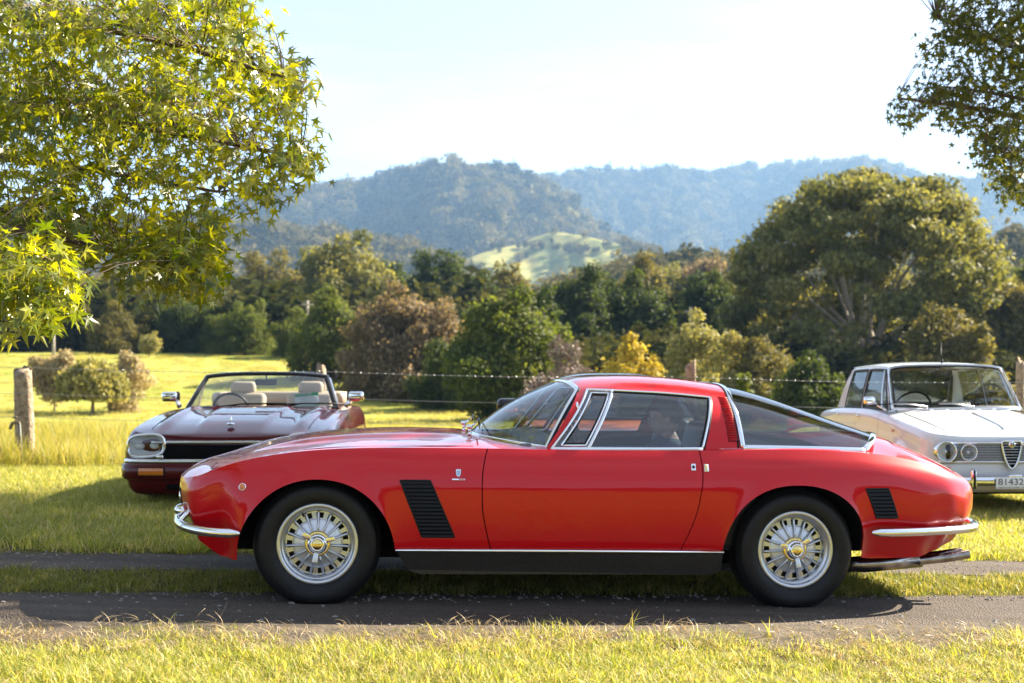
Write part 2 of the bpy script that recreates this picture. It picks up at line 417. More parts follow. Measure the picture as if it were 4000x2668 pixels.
# ------------------------------------------------------------------ the red coupe
def build_red_coupe():
    th, ph = R(6.7), R(1.7)
    root = empty('red_coupe', (.1545, 7.4145, -.0075))
    root.rotation_mode = 'XYZ'; root.rotation_euler = (Matrix.Rotation(th, 3, 'Z') @ Matrix.Rotation(ph, 3, 'Y')).to_euler()
    tag(root, 'glossy red fastback sports coupe with chrome trim standing side-on across the track', 'car')
    profs = {
        'nose': [(0, 0), (.03, .006), (.07, .008), (.12, .001), (.19, -.026), (.25, -.062), (.30, -.10), (.34, -.14), (.40, -.22)],
        'corner': [(0, 0), (.03, .015), (.08, .024), (.14, .022), (.21, .008), (.27, -.012), (.32, -.030), (.37, -.050), (.44, -.082)],
        'front': [(0, 0), (.02, .013), (.06, .034), (.11, .054), (.17, .068), (.23, .073), (.31, .068), (.39, .055), (.47, .035), (.56, .005)],
        'mid': [(0, 0), (.02, .014), (.06, .038), (.11, .060), (.16, .074), (.21, .080), (.28, .080), (.36, .072), (.43, .058), (.51, .036), (.58, .008)],
        'hip': [(0, 0), (.02, .014), (.06, .040), (.11, .064), (.17, .080), (.23, .084), (.31, .078), (.39, .062), (.47, .040), (.56, .008)],
        'rearq': [(0, 0), (.02, .016), (.06, .046), (.11, .068), (.17, .080), (.24, .082), (.31, .074), (.38, .054), (.44, .022), (.54, -.03)],
        'tailq': [(0, 0), (.02, .020), (.05, .044), (.09, .062), (.14, .070), (.21, .068), (.27, .058), (.31, .046), (.35, .028), (.40, -.005), (.46, -.05)],
        'tailc': [(0, 0), (.02, .020), (.05, .040), (.09, .052), (.14, .060), (.21, .056), (.27, .040), (.315, .014), (.36, -.02), (.42, -.06)],
        'tail': [(0, 0), (.02, .018), (.05, .034), (.09, .042), (.14, .042), (.21, .026), (.25, .008), (.28, -.012), (.32, -.04), (.38, -.07)],
    }
    rows = [(-2.015, 0, .592, .33, 'nose'), (-2.00, .30, .598, .33, 'nose'), (-1.955, .52, .606, .33, 'nose'), (-1.875, .665, .628, .290, 'corner'),
            (-1.76, .742, .678, .220, 'corner'), (-1.62, .778, .724, .223, 'front'), (-1.45, .79, .760, .226, 'front'), (-1.25, .796, .785, .24, 'front'), (-1.05, .80, .798, .28, 'front'),
            (-.75, .803, .806, .287, 'mid'), (-.40, .805, .810, .292, 'mid'), (.0, .805, .811, .294, 'mid'), (.4, .803, .816, .295, 'mid'), (.75, .80, .823, .296, 'mid'),
            (1.05, .796, .833, .296, 'hip'), (1.25, .79, .838, .29, 'hip'), (1.5, .776, .832, .285, 'hip'), (1.72, .748, .818, .256, 'rearq'), (1.95, .705, .782, .258, 'rearq'),
            (2.10, .665, .742, .282, 'tailq'), (2.22, .60, .705, .322, 'tailc'), (2.33, .50, .676, .352, 'tail'), (2.39, .34, .660, .36, 'tail'), (2.412, .15, .652, .36, 'tail'), (2.415, 0, .65, .36, 'tail')]
    AF = (-1.248, .392, .416, .226, 2.1); AR = (1.232, .394, .407, .25, 2.25)
    sh = Shell(rows, profs, (AF, AR), flare=.017)
    g = .0028
    xF = pch([.28, .296, .416, .524, .648, .757, .807, .83], [-.37, -.374, -.406, -.426, -.430, -.416, -.401, -.395])
    xR = pch([.28, .301, .416, .56, .713, .80, .84], [.612, .619, .663, .702, .720, .716, .712])
    qa0, qa1, qd0, qd1, qb0, qb1 = [sh.at_x(v) for v in (AF[0]-AF[1], AF[0]+AF[1], -.40, .712, AR[0]-AR[1], AR[0]+AR[1])]
    qend = sh.S[-1]; qm0 = qd0+.4*(qd1-qd0); qm1 = qd0+.6*(qd1-qd0)
    def warp(qs, Z):
        wF = np.interp(qs, [qa1+.02, qd0-g, qd0+g, qm0], [0, 1, 1, 0])[:, None]
        wR = np.interp(qs, [qm1, qd1-g, qd1+g, qb0-.02], [0, 1, 1, 0])[:, None]
        return wF*(xF(Z)+.40)+wR*(xR(Z)-.712)
    def cols(segs): return sh.columns(segs, warp, 40)[0]
    PF = cols([(0, qa0, 60, False), (qa0, qa1, 56, True), (qa1, qd0-g, 34, False)])
    PD = cols([(qd0+g, qd1-g, 72, False)])
    PR = cols([(qd1+g, qb0, 14, False), (qb0, qb1, 56, True), (qb1, qend, 70, False)])
    both('front_wing', grid(PF), M_RED, root); both('rear_wing', grid(PR), M_RED, root)
    d1, d2 = both('door', grid(PD), M_RED, root)
    # returns of the panels at the door shut lines and a dark channel behind them
    for P in (PF[-1], PD[0], PD[-1], PR[0]):
        Q = P.copy(); Q[:, 1] += .022
        both('shut_edge', grid(np.stack([P, Q])), M_RED, root)
    for pa, pb in ((PF[-1], PD[0]), (PD[-1], PR[0])):
        c = (pa+pb)/2; A = c.copy(); B = c.copy(); A[:, 0] -= .03; B[:, 0] += .03; A[:, 1] += .02; B[:, 1] += .02
        both('shut_channel', grid(np.stack([A, B])), M_BLACKM, root)
    # wheel arches: dark liners
    for a in (AF, AR):
        t = np.linspace(-1, 1, 41); xs = a[0]+a[1]*np.sin(t*math.pi/2); zs = np.maximum(sh.arch_low(xs), .30)
        pts = sh.pt(np.array([sh.at_x(v) for v in xs]), zs)
        i0 = pts.copy(); i0[:, 1] += .001; i1 = pts.copy(); i1[:, 1] += .02; i1[:, 2] += .004
        i2 = pts.copy(); i2[:, 1] = -.50
        both('arch_lip', grid(np.stack([pts, i1])), M_RED, root)
        both('wheel_well', grid(np.stack([i1, i2])), M_BLACKM, root)
        fan = [(a[0], -.50, .2)]+[tuple(p) for p in i2]
        both('wheel_well', (fan, [(0, k, k+1) for k in range(1, len(fan)-1)]), M_BLACKM, root)
    # bonnet: from crease to crease, with its raised centre
    zcen = pch([-2.015, -1.98, -1.95, -1.83, -1.71, -1.594, -1.472, -1.348, -1.2, -1.055, -.9, -.71, -.55, -.45, -.36, -.2], [.592, .622, .640, .676, .708, .746, .780, .806, .826, .840, .848, .853, .852, .846, .838, .83])
    def top_patch(q0, q1, n, zc, ny=41, bulge=None, pw=2.6):
        qs = q0+(q1-q0)*np.linspace(0, 1, n)**1.0
        P = np.zeros((n, ny, 3)); u = np.linspace(-1, 1, ny); u = np.sign(u)*(1-(1-np.abs(u))**1.25)
        for i, q in enumerate(qs):
            x = sh.f(sh.X, q); y = max(sh.f(sh.Y, q), .002); z0 = sh.f(sh.ZC, q); dz = zc(x)-z0
            c = 1-np.abs(u)**pw
            zz = z0+dz*c
            if bulge is not None: zz = zz+bulge(x, u*y)-bulge(x, 0*u)*c
            P[i, :, 0] = x; P[i, :, 1] = -u*y; P[i, :, 2] = zz
        return P
    def bulge(x, y):
        h = .020*sstep(-1.72, -1.30, x)*(1-sstep(-.66, -.48, x))
        return h*(1-sstep(.30, .40, np.abs(y)))
    qh = sh.at_x(-.12)
    PH = top_patch(0, qh, 120, zcen, 61, bulge)
    obj('bonnet', grid(PH, flip=False), M_RED, root)
    zdk = pch([1.45, 1.7, 1.85, 1.93, 2.0, 2.1, 2.2, 2.3, 2.37, 2.415], [.86, .885, .897, .890, .868, .832, .793, .746, .702, .65])
    PDk = top_patch(sh.at_x(1.45), qend, 90, zdk, 41, None, 2.2)
    obj('boot_deck', grid(PDk), M_RED, root)
    # ledge below the windows
    xs = np.linspace(-.14, 1.5, 60); L = np.zeros((60, 6, 3))
    for i, x in enumerate(xs):
        q = sh.at_x(x); y = sh.f(sh.Y, q); z = sh.f(sh.ZC, q)
        for j, t in enumerate(np.linspace(0, 1, 6)): L[i, j] = (x, -(y+(.70-y)*t), z-.001+.012*math.sin(t*math.pi/2))
    both('window_ledge', grid(L), M_RED, root)
    # shut lines of bonnet and boot lid
    def hood_z(x, y):
        q = sh.at_x(x) if x > -1.7 else np.interp(x, sh.X[:sh.a+60], sh.S[:sh.a+60])
        w = sh.f(sh.Y, q); z0 = sh.f(sh.ZC, q); u = min(abs(y)/w, 1); c = 1-u**2.6
        return z0+(zcen(x)-z0)*c+bulge(x, y)-bulge(x, 0)*c
    # headlamp lids set in the nose and the long wing-top shut line
    for sy in (-1, 1):
        loop = [(-1.80, .40), (-1.80, .66), (-1.70, .70), (-1.3, .735), (-.75, .748), (-.47, .75)]
        pp = catmull([(x, sy*y, hood_z(x, y)+.0006) for x, y in loop], 12)
        obj('bonnet_shut_line', tube(pp, .0018, 6), M_BLACKM, root)
    dl = [(1.955, .0), (1.95, .30), (1.93, .46), (2.0, .55), (2.1, .555), (2.2, .53), (2.3, .44)]
    def deck_z(x, y):
        q = sh.at_x(min(x, 2.2)) if x < 2.2 else np.interp(x, sh.X[-120:], sh.S[-120:]); w = sh.f(sh.Y, q); z0 = sh.f(sh.ZC, q); u = min(abs(y)/max(w, .01), 1)
        return z0+(zdk(x)-z0)*(1-u**2.2)
    for sy in (-1, 1):
        obj('boot_shut_line', tube(catmull([(x, sy*y, deck_z(x, y)+.0006) for x, y in dl], 10), .0018, 6), M_BLACKM, root)
    # ---- greenhouse
    gw = pch([-.2, .3, .8, 1.2, 1.65, 1.92], [.765, .775, .770, .752, .700, .60]); gzb = pch([-.2, -.07, .75, 1.0, 1.65, 1.95], [.806, .810, .828, .840, .836, .81])
    gzc = pch([-.2, .07, .17, .284, .497, .692, .888, 1.046, 1.18, 1.403, 1.591, 1.751, 1.864, 1.93], [1.12, 1.152, 1.178, 1.190, 1.197, 1.190, 1.172, 1.150, 1.120, 1.052, .990, .940, .905, .885])
    gzt = pch([-.1, .158, .5, .819, .95, 1.2, 1.6, 1.9], [1.10, 1.118, 1.113, 1.094, 1.080, 1.03, .93, .86])
    NE = 2/3.2
    def G(x, sb):
        sb = np.clip(sb, 0, 1); si = sb**(1/NE); ca = np.sqrt(np.clip(1-si*si, 0, 1))**NE
        return np.stack([x, -gw(x)*ca*(1-.15*sb), gzb(x)+(gzc(x)-gzb(x))*sb], -1)
    def Gphi(x, phi):
        sb = np.sin(phi)**NE; ca = np.clip(np.cos(phi), 0, 1)**NE
        return np.stack([x, -gw(x)*ca*(1-.15*sb), gzb(x)+(gzc(x)-gzb(x))*sb], -1)
    LN = [(-.095, .112, .074, 2), (-.066, .160, .13, 6), (.128, .292, .28, 18), (.738, .822, .84, 9), (.960, .938, .985, 30), (1.655, 1.75, 1.905, 0)]
    nl, nu = 15, 18
    Cb, Ct, Cc_ = [], [], []; brk = [0]
    for k in range(len(LN)-1):
        n = LN[k][3]
        for j in range(n):
            t = j/n; Cb.append(LN[k][0]+(LN[k+1][0]-LN[k][0])*t); Ct.append(LN[k][1]+(LN[k+1][1]-LN[k][1])*t); Cc_.append(LN[k][2]+(LN[k+1][2]-LN[k][2])*t)
        brk.append(len(Cb))
    Cb.append(LN[-1][0]); Ct.append(LN[-1][1]); Cc_.append(LN[-1][2])
    Cb, Ct, Cc_ = map(np.array, (Cb, Ct, Cc_)); n = len(Cb)
    GP = np.zeros((n, nl+nu+1, 3))
    for j in range(nl+1):
        t = j/nl; x = Cb+(Ct-Cb)*t
        sbt = (gzt(Ct)-gzb(Ct))/(gzc(Ct)-gzb(Ct))
        GP[:, j] = G(x, sbt*t)
    pht = np.arcsin(np.clip(sbt, 0, 1)**(1/NE))
    for j in range(1, nu+1):
        t = j/nu; x = Ct+(Cc_-Ct)*(t if True else t)
        GP[:, nl+j] = Gphi(x, pht+(math.pi/2-pht)*t)
    b0, b1, b2, b3, b4, b5 = brk
    roof = grid(GP, skip=lambda i, j: (b1 <= i < b3 and j < nl) or i >= b4)
    both('roof', roof, M_RED, root)
    def sub(i0, i1, j0, j1): return GP[i0:i1+1, j0:j1+1].copy()
    def inset(P, d=.004): P = P.copy(); P[..., 1] += d; return P
    both('vent_window', grid(inset(sub(b1, b2, 0, nl))), M_GLASS, root); both('side_window', grid(inset(sub(b2, b3, 0, nl))), M_GLASS, root)
    RG = sub(b4, b5, 0, nl+nu); RG2 = RG[:, ::-1].copy(); RG2[..., 1] *= -1
    full = np.concatenate([RG, RG2[:, 1:]], 1)
    obj('rear_window', grid(full), M_GLASSD, root)
    # normals of the greenhouse grid for its trim
    du = np.gradient(GP, axis=0); dv = np.gradient(GP, axis=1); GN = np.cross(dv, du); GN /= np.linalg.norm(GN, axis=2)[..., None]+1e-9
    GN *= np.sign(-GN[..., 1:2]*(np.abs(GP[..., 1:2]) > .05)+GN[..., 2:3]*(np.abs(GP[..., 1:2]) <= .05)+1e-9)
    def band(idx, w, h, lift=0): 
        P = np.array([GP[i, j] for i, j in idx]); N = np.array([GN[i, j] for i, j in idx]); return ribbon(P+N*lift, N, w, h)
    lo = 0
    loopW = [(b1, j) for j in range(lo, nl+1)]+[(i, nl) for i in range(b1+1, b3+1)]+[(b3, j) for j in range(nl-1, lo-1, -1)]
    both('window_trim', band(loopW, .0125, .009), M_CHROME, root)
    both('window_sill_trim', band([(i, 0) for i in range(b1, b3+1)], .020, .012, .002), M_CHROME, root)
    both('window_seal', band([(i, nl) for i in range(b2, b3+1)]+[(b3, j) for j in range(nl-1, -1, -1)], .030, .006, -.002), M_TRIM, root)
    both('vent_divider', band([(b2, j) for j in range(0, nl+1)], .017, .010, .001), M_CHROME, root)
    # vent pane frame: chrome inner frame with its rubber
    def inner(t0, t1, s0, s1):
        out = []
        for (s, t) in [(s0, t0+(t1-t0)*k/8) for k in range(9)]+[(s0+(s1-s0)*k/6, t1) for k in range(1, 7)]+[(s1, t1-(t1-t0)*k/8) for k in range(1, 9)]+[(s1-(s1-s0)*k/6, t0) for k in range(1, 6)]:
            fi = b1+(b2-b1)*s; fj = nl*t; i = min(int(fi), b2-1); j = min(int(fj), nl-1); a = fi-i; b = fj-j
            out.append((GP[i, j]*(1-a)*(1-b)+GP[i+1, j]*a*(1-b)+GP[i, j+1]*(1-a)*b+GP[i+1, j+1]*a*b, GN[i, j]))
        return np.array([o[0] for o in out]), np.array([o[1] for o in out])
    P, N = inner(.07, .95, .20, .88); both('vent_frame', ribbon(P, N, .010, .007, True), M_CHROME, root)
    P, N = inner(.10, .93, .25, .83); both('vent_seal', ribbon(P, N, .012, .005, True), M_TRIM, root)
    P = G(np.array([.082]), np.array([.62]))[0]
    both('vent_catch', join(ball(.014, .012, .011, P+np.array([.03, -.004, -.03])), tube([P+np.array([0, -.006, .03]), P+np.array([.004, -.01, 0]), P+np.array([.03, -.006, -.03])], .006, 8)), M_CHROME, root)
    # rear window surround
    idx = [(b4, j) for j in range(0, nl+nu+1)]
    both('rear_window_trim', band(idx, .026, .010), M_CHROME, root)
    both('rear_window_seal', band([(b4-1, j) for j in range(0, nl+nu+1)], .010, .006), M_TRIM, root)
    both('rear_window_trim', band([(i, 0) for i in range(b4, b5+1)], .030, .012, .002), M_CHROME, root)
    e = np.array([GP[b5, j] for j in range(0, nl+nu+1)]); en = np.array([GN[b5, j] for j in range(nl+nu+1)]); en[:, 2] = np.abs(en[:, 2])+.6; en /= np.linalg.norm(en, axis=1)[:, None]
    both('rear_window_trim', ribbon(e, en, .034, .012), M_CHROME, root)
    # louvres on the pillar behind the door
    plate = obj('louvre_panel', grid(inset(np.array([[G(np.array([xb+(xt-xb)*t]), np.array([.10+.70*t]))[0] for t in np.linspace(0, 1, 8)] for xb, xt in ((.882, .868), (.946, .934))]), -.0008)), pm('louvre_red', (.05, .002, .003), .6, spec=.1), root)
    for k in range(26):
        t = (k+.5)/26; sb = .11+.68*t
        pa = G(np.array([.884-.014*t]), np.array([sb]))[0]; pb = G(np.array([.945-.012*t]), np.array([sb]))[0]
        pm_ = (pa+pb)/2; out = np.array([0, -.004, .0015])
        link('louvre_slat', mesh('louvre_slat', *tube([pa+out*.4, pm_+out, pb+out*.4], .0034, 6)), M_RED, plate)
    # windscreen
    top = np.array([GP[0, nl+j] for j in range(nu+1)]); topf = np.concatenate([top, (top[::-1]*np.array([1, -1, 1]))[1:]], 0); m = len(topf)
    yb = topf[:, 1]/topf[0, 1]; 
    bx = -.425+.340*np.abs(yb)**2.3; by = -.715*yb; bz = .842-.030*np.abs(yb)**2
    bot = np.stack([bx, by, bz], 1)
    nt = 18; WP = np.zeros((m, nt+1, 3))
    for j in range(nt+1):
        t = j/nt; base = bot*(1-t)+topf*t
        nn = np.array([-.62, 0, .78]); sN = np.stack([-.62*np.ones(m), -.9*yb, .6*np.ones(m)], 1); sN /= np.linalg.norm(sN, axis=1)[:, None]
        WP[:, j] = base+sN*(.030*math.sin(math.pi*t)*(1-.8*np.abs(yb)**4))[:, None]
    obj('windscreen', grid(WP), M_GLASS, root)
    dun = np.gradient(WP, axis=0); dvn = np.gradient(WP, axis=1); WN = np.cross(dun, dvn); WN /= np.linalg.norm(WN, axis=2)[..., None]
    if WN[m//2, nt//2, 2] < 0: WN = -WN
    k0 = [(0, j) for j in range(nt, -1, -1)]+[(i, 0) for i in range(1, m)]+[(m-1, j) for j in range(1, nt+1)]+[(i, nt) for i in range(m-2, 0, -1)]
    P = np.array([WP[a] for a in k0]); N = np.array([WN[a] for a in k0])
    obj('windscreen_trim', ribbon(P, N, .026, .010, True), M_CHROME, root)
    ctr = WP[m//2, nt//2]
    obj('windscreen_seal', ribbon(P+(ctr-P)*.020, N, .012, .005, True), M_TRIM, root)
    obj('windscreen_seal', ribbon(P-(ctr-P)*.022, N, .014, .006, True), M_TRIM, root)
    # ---- sills
    def sill_poly(y):
        return [(-.853, .283), (.845, .292), (.845, .20), (.80, .176), (-.73, .163), (-.79, .185)]
    for s in (-1, 1):
        P0 = np.array([[x, s*.835, z] for x, z in sill_poly(0)]); P1 = np.array([[x, s*(.835-.05 if z < .19 else .828), z] for x, z in sill_poly(0)])
        V = np.concatenate([np.array([[x, s*(.842 if z > .25 else .815), z] for x, z in sill_poly(0)]), np.array([[x, s*.66, z] for x, z in sill_poly(0)])])
        n6 = 6; F = [tuple(range(n6)), tuple(range(n6, 12))[::-1]]+[(i, i+n6, (i+1) % n6+n6, (i+1) % n6) for i in range(n6)]
        obj('sill_panel', (V, F), M_SILL, root, smooth=False)
        obj('sill_moulding', tube([(-.858, s*.846, .288), (0, s*.848, .294), (.848, s*.844, .298)], .0085, 8), M_CHROME, root)
    # ---- underside
    obj('underbody', rbox(3.1, 1.30, .06, .01, (.05, 0, .25)), M_BLACKM, root)
    obj('underbody', rbox(1.0, 1.0, .2, .02, (-1.2, 0, .33)), M_BLACKM, root)
    obj('underbody', rbox(.9, 1.0, .2, .02, (1.3, 0, .36)), M_BLACKM, root)
    # ---- wheels
    for x in (-1.25, 1.25):
        for sd in ('near', 'far'): spoked_wheel(root, x, sd)
    # ---- side vents: black frames with horizontal slats
    def side_vent(corners, ns, name):
        (x0, z0), (x1, z1), (x2, z2), (x3, z3) = corners       # tl, tr, br, bl
        Q = np.zeros((8, 14, 3)); 
        for i in range(8):
            for j in range(14):
                a, b = i/7, j/13
                x = (x0*(1-a)+x1*a)*(1-b)+(x3*(1-a)+x2*a)*b; z = (z0*(1-a)+z1*a)*(1-b)+(z3*(1-a)+z2*a)*b
                p, nn = sh.ly(x, z); Q[i, j] = p+nn*.0012
        v, vm = both(name, grid(Q, flip=True), M_BLACKM, root)
        for k in range(ns):
            b = (k+.5)/ns; pts = []
            for a in np.linspace(.015, .985, 5):
                x = (x0*(1-a)+x1*a)*(1-b)+(x3*(1-a)+x2*a)*b; z = (z0*(1-a)+z1*a)*(1-b)+(z3*(1-a)+z2*a)*b
                p, nn = sh.ly(x, z); pts.append(p+nn*.004)
            pts = np.array(pts)
            W0 = pts.copy(); hh = abs(z0-z3)/ns*.40
            up = pts+np.array([0, .004, hh]); dn = pts+np.array([0, -.003, -hh]); dn2 = pts+np.array([0, .004, -hh*1.05])
            s_ = grid(np.stack([up, dn, dn2]), flip=False)
            link('vent_slat', mesh('vent_slat', *s_, smooth=False), M_BLACK, v); link('vent_slat', mesh('vent_slat', *mirror(s_), smooth=False), M_BLACK, vm)
        edge = []
        for (xa, za), (xb, zb) in zip(corners, corners[1:]+corners[:1]):
            for t in np.linspace(0, 1, 8, endpoint=False):
                p, nn = sh.ly(xa+(xb-xa)*t, za+(zb-za)*t); edge.append(p+nn*.001)
        e_ = tube(edge, .0045, 6, closed=True)
        link('vent_frame', mesh('vent_frame', *e_), M_TRIM, v); link('vent_frame', mesh('vent_frame', *mirror(e_)), M_TRIM, vm)
    side_vent([(-.846, .645), (-.694, .647), (-.561, .360), (-.726, .359)], 15, 'side_vent')
    side_vent([(1.610, .642), (1.742, .643), (1.808, .486), (1.680, .487)], 8, 'side_vent')
    # ---- badge, indicator, lock, handle
    shield = [(-.013, .012), (-.012, .020), (-.006, .018), (0, .022), (.006, .018), (.012, .020), (.013, .012), (.011, -.008), (.006, -.016), (0, -.020), (-.006, -.016), (-.011, -.008)]
    both('wing_badge', on_flank(prism(shield, -.004, 0), sh, -.552, .686), M_CHROME, root, False)
    both('wing_badge', on_flank(prism([(x*.66, z*.62-.001) for x, z in shield], -.0052, -.003), sh, -.552, .686), M_ENAMEL, root, False)
    both('wing_badge', on_flank(rbox(.066, .004, .0075, .001), sh, -.551, .655, .001), M_CHROME, root, False)
    both('wing_badge', on_flank(rbox(.030, .0052, .004, .0005), sh, -.536, .655, .001), M_RED, root, False)
    tmb = text_mesh('b', .020, .0006); Vb = np.array([v.co[:] for v in tmb.vertices]); Vb = np.stack([Vb[:, 0], -Vb[:, 2]-.0056, Vb[:, 1]], 1)
    obj('wing_badge', on_flank((Vb, [tuple(p.vertices) for p in tmb.polygons]), sh, -.552, .686), M_CHROME, root, False)
    both('side_indicator', on_flank(lathe([(.0195, 0), (.0195, -.004), (.017, -.007), (.0155, -.006)], 28), sh, -1.628, .594), M_CHROME, root)
    both('indicator_lens', on_flank(lathe([(.016, -.005), (.014, -.009), (.009, -.0105), (.008, -.009), (.004, -.0115), (0, -.012)], 28), sh, -1.628, .594), M_AMBER, root)
    lk = obj('door_lock', on_flank(rbox(.024, .006, .038, .0025), sh, .672, .738, .001), M_CHROME, d1)
    link('lock_barrel', mesh('lock_barrel', *on_flank(lathe([(.008, -.003), (.008, -.006), (.0055, -.0065), (.005, -.004), (0, -.004)], 20), sh, .672, .738, .001)), M_BLACK, d1)
    both('door_handle', on_flank(rbox(.026, .010, .044, .005), sh, .741, .735, .001), M_CHROME, root)
    both('door_handle', on_flank(rbox(.016, .014, .034, .004), sh, .738, .735, .002), M_GOLD, root)
    # ---- bumpers
    def bumper(path, name, r=.026):
        P = catmull(path, 14); rr = np.full(len(P), r); k = 7
        rr[:k] = r*np.sqrt(np.linspace(.12, 1, k)); rr[-k:] = r*np.sqrt(np.linspace(1, .12, k))
        V, F = tube(P, rr, 14, flat=1.0); return obj(name, (V, F), M_CHROME, root)
    for s in (-1, 1):
        fb = [(-1.63, s*.868, .366), (-1.74, s*.855, .367), (-1.83, s*.815, .370), (-1.905, s*.74, .375), (-1.965, s*.60, .382), (-1.99, s*.42, .395), (-1.985, s*.30, .42)]
        bumper(fb, 'front_bumper', .024)
        rb = [(1.645, s*.852, .412), (1.75, s*.855, .414), (1.9, s*.828, .416), (2.05, s*.785, .418), (2.2, s*.715, .418), (2.34, s*.60, .416), (2.425, s*.42, .414), (2.45, s*.2, .412), (2.455, 0, .412)]
        bumper(rb, 'rear_bumper', .023)
    obj('bumper_lamp', join(ball(.05, .07, .035, (-1.955, -.50, .435)),), M_CHROME, root)
    obj('bumper_lamp', join(ball(.05, .07, .035, (-1.955, .50, .435)),), M_CHROME, root)
    obj('bumper_lip', tube([(-1.95, -.64, .40), (-1.90, -.60, .455), (-1.885, -.52, .478)], [.012, .016, .008], 8), M_CHROME, root)
    # front openings with dark grilles and paired lamps, laid on the nose
    for s in (-1, 1):
        q0, q1 = np.interp([.12, .56], sh.Y[:sh.a], sh.S[:sh.a])
        qq = np.linspace(q0, q1, 12); zz = np.linspace(.445, .545, 6)
        P = np.array([[sh.pt(np.array([q]), np.array([z]))[0] for z in zz] for q in qq]); P[..., 0] -= .0015
        P[..., 1] *= -s
        gr = obj('grille', grid(P, flip=s < 0), M_BLACKM, root)
        for qc in (q0+(q1-q0)*.27, q0+(q1-q0)*.75):
            p = sh.pt(np.array([qc]), np.array([.495]))[0]; p[1] *= -s
            obj('headlamp', xf(lathe([(.0, -.004), (.03, -.003), (.045, .004), (.048, .02)], 30, 'x'), None, p), M_CHROME, root)
    # ---- wipers
    for y0, yy in ((-.30, -.02), (.10, .40)):
        base = np.array([-.452, y0, .838]); 
        wp = obj('wiper', join(tube([base, base+[0, 0, .03]], [.011, .009], 10), tube([base+[0, 0, .028], base+[.006, .02, .052], base+[.03, .10, .060], base+[.07, .30, .078]], [.010, .009, .006, .004], 8), rbox(.03, .05, .022, .006, base+np.array([-.004, -.004, .055]))), M_CHROME, root)
        link('wiper_blade', mesh('wiper_blade', *tube([base+[.045, -.05, .075], base+[.065, .16, .085], base+[.085, .40, .085]], .005, 6)), M_BLACK, wp)
    # ---- exhaust
    for s in (-1, 1):
        obj('silencer', xf(join(tube([(1.62, s*.50, .185), (1.76, s*.50, .190), (2.08, s*.50, .218)], [.04, .046, .043], 18)), None), M_STEEL, root)
        for dy in (-.045, .045):
            obj('tail_pipe', tube([(2.05, s*(.50)+dy, .220), (2.2, s*.50+dy, .236), (2.34, s*.50+dy, .258)], [.026, .026, .025], 16, caps=False), M_STEEL, root)
    # ---- cabin
    obj('cabin_tub', join(rbox(1.6, 1.40, .03, .01, (.45, 0, .30)), rbox(.05, 1.40, .5, .01, (1.20, 0, .55)), rbox(1.2, .04, .50, .01, (.45, .71, .56)), rbox(1.2, .04, .50, .01, (.45, -.71, .56)), rbox(.95, 1.24, .03, .01, (1.42, 0, .80)), rbox(.7, 1.2, .05, .01, (-.42, 0, .5))), M_LEATHER, root)
    obj('dashboard', xf(rbox(.30, 1.36, .15, .05, (0, 0, 0), 4), rotm('Y', R(-8)), (-.10, 0, .765)), pm('dash_vinyl', (.10, .10, .095), .55), root)
    for s in (-1, 1):
        st = obj('seat', join(xf(rbox(.50, .46, .16, .06, seg=4), None, (.50, s*.36, .42)), xf(rbox(.14, .45, .56, .06, seg=4), rotm('Y', R(16)), (.80, s*.36, .68))), M_LEATHER, root)
    ang = R(62)
    ring = [(0+.0, .17*math.cos(t), .17*math.sin(t)) for t in np.linspace(0, 2*math.pi, 40, endpoint=False)]
    sw = obj('steering_wheel', xf(join(tube(ring, .012, 8, closed=True), tube([(0, -.16, 0), (0.02, 0, 0), (0, .16, 0)], .008, 6), tube([(.02, 0, 0), (0, 0, -.16)], .008, 6), tube([(.02, 0, 0), (-.3, 0, 0)], .018, 8)), rotm('Y', R(-22)), (.155, -.36, .80)), M_LEATHER, root)
    obj('interior_mirror', rbox(.02, .18, .05, .01, (.10, -.02, 1.09)), M_BLACK, root)
    return root, sh
# ------------------------------------------------------------------ terrain
_far = pch([18, 25, 40, 60, 80, 100, 120, 160, 250, 400, 700, 1200, 5200], [-.272, -.52, -1.35, -2.15, -2.3, -.6, 1.25, 2.6, 5, 8, 14, 18, 20])
def gz(X, Y):
    X = np.asarray(X, float); Y = np.asarray(Y, float)
    fade = 1-.5*sstep(9, 14, Y)
    near = -.03*np.clip(X, -9, 9)*fade*(1-sstep(18, 45, Y))*(1-sstep(9, 30, np.abs(X)))*sstep(-12, 2, Y)
    slope = -.028*np.clip(Y-8.3, 0, 9.7)
    far = np.where(Y > 18, _far(np.maximum(Y, 18)), slope)
    und = .25*np.sin(X*.07+1.3)*np.sin(Y*.05)*sstep(24, 60, Y)
    return near+far+und
def pix(u, v, Y): return ((u-2000)/5000*Y, Y, CAM_H-(v-1385)/5000*Y)
def D(x, y, Y): return pix(x*1.7014, y*1.7014, Y)

def quick(name, V, Q, mat=None, tint=None, smooth=False):
    me = bpy.data.meshes.new(name); V = np.asarray(V, np.float32); Q = np.asarray(Q, np.int32); k = Q.shape[1]
    me.vertices.add(len(V)); me.vertices.foreach_set('co', V.ravel())
    me.loops.add(Q.size); me.loops.foreach_set('vertex_index', Q.ravel())
    me.polygons.add(len(Q)); me.polygons.foreach_set('loop_start', np.arange(0, Q.size, k, dtype=np.int32)); me.polygons.foreach_set('loop_total', np.full(len(Q), k, np.int32))
    if smooth: me.polygons.foreach_set('use_smooth', np.ones(len(Q), bool))
    if tint is not None:
        a = me.attributes.new('tint', 'FLOAT', 'FACE'); a.data.foreach_set('value', np.asarray(tint, np.float32))
    me.update(calc_edges=True)
    if mat: me.materials.append(mat)
    return me

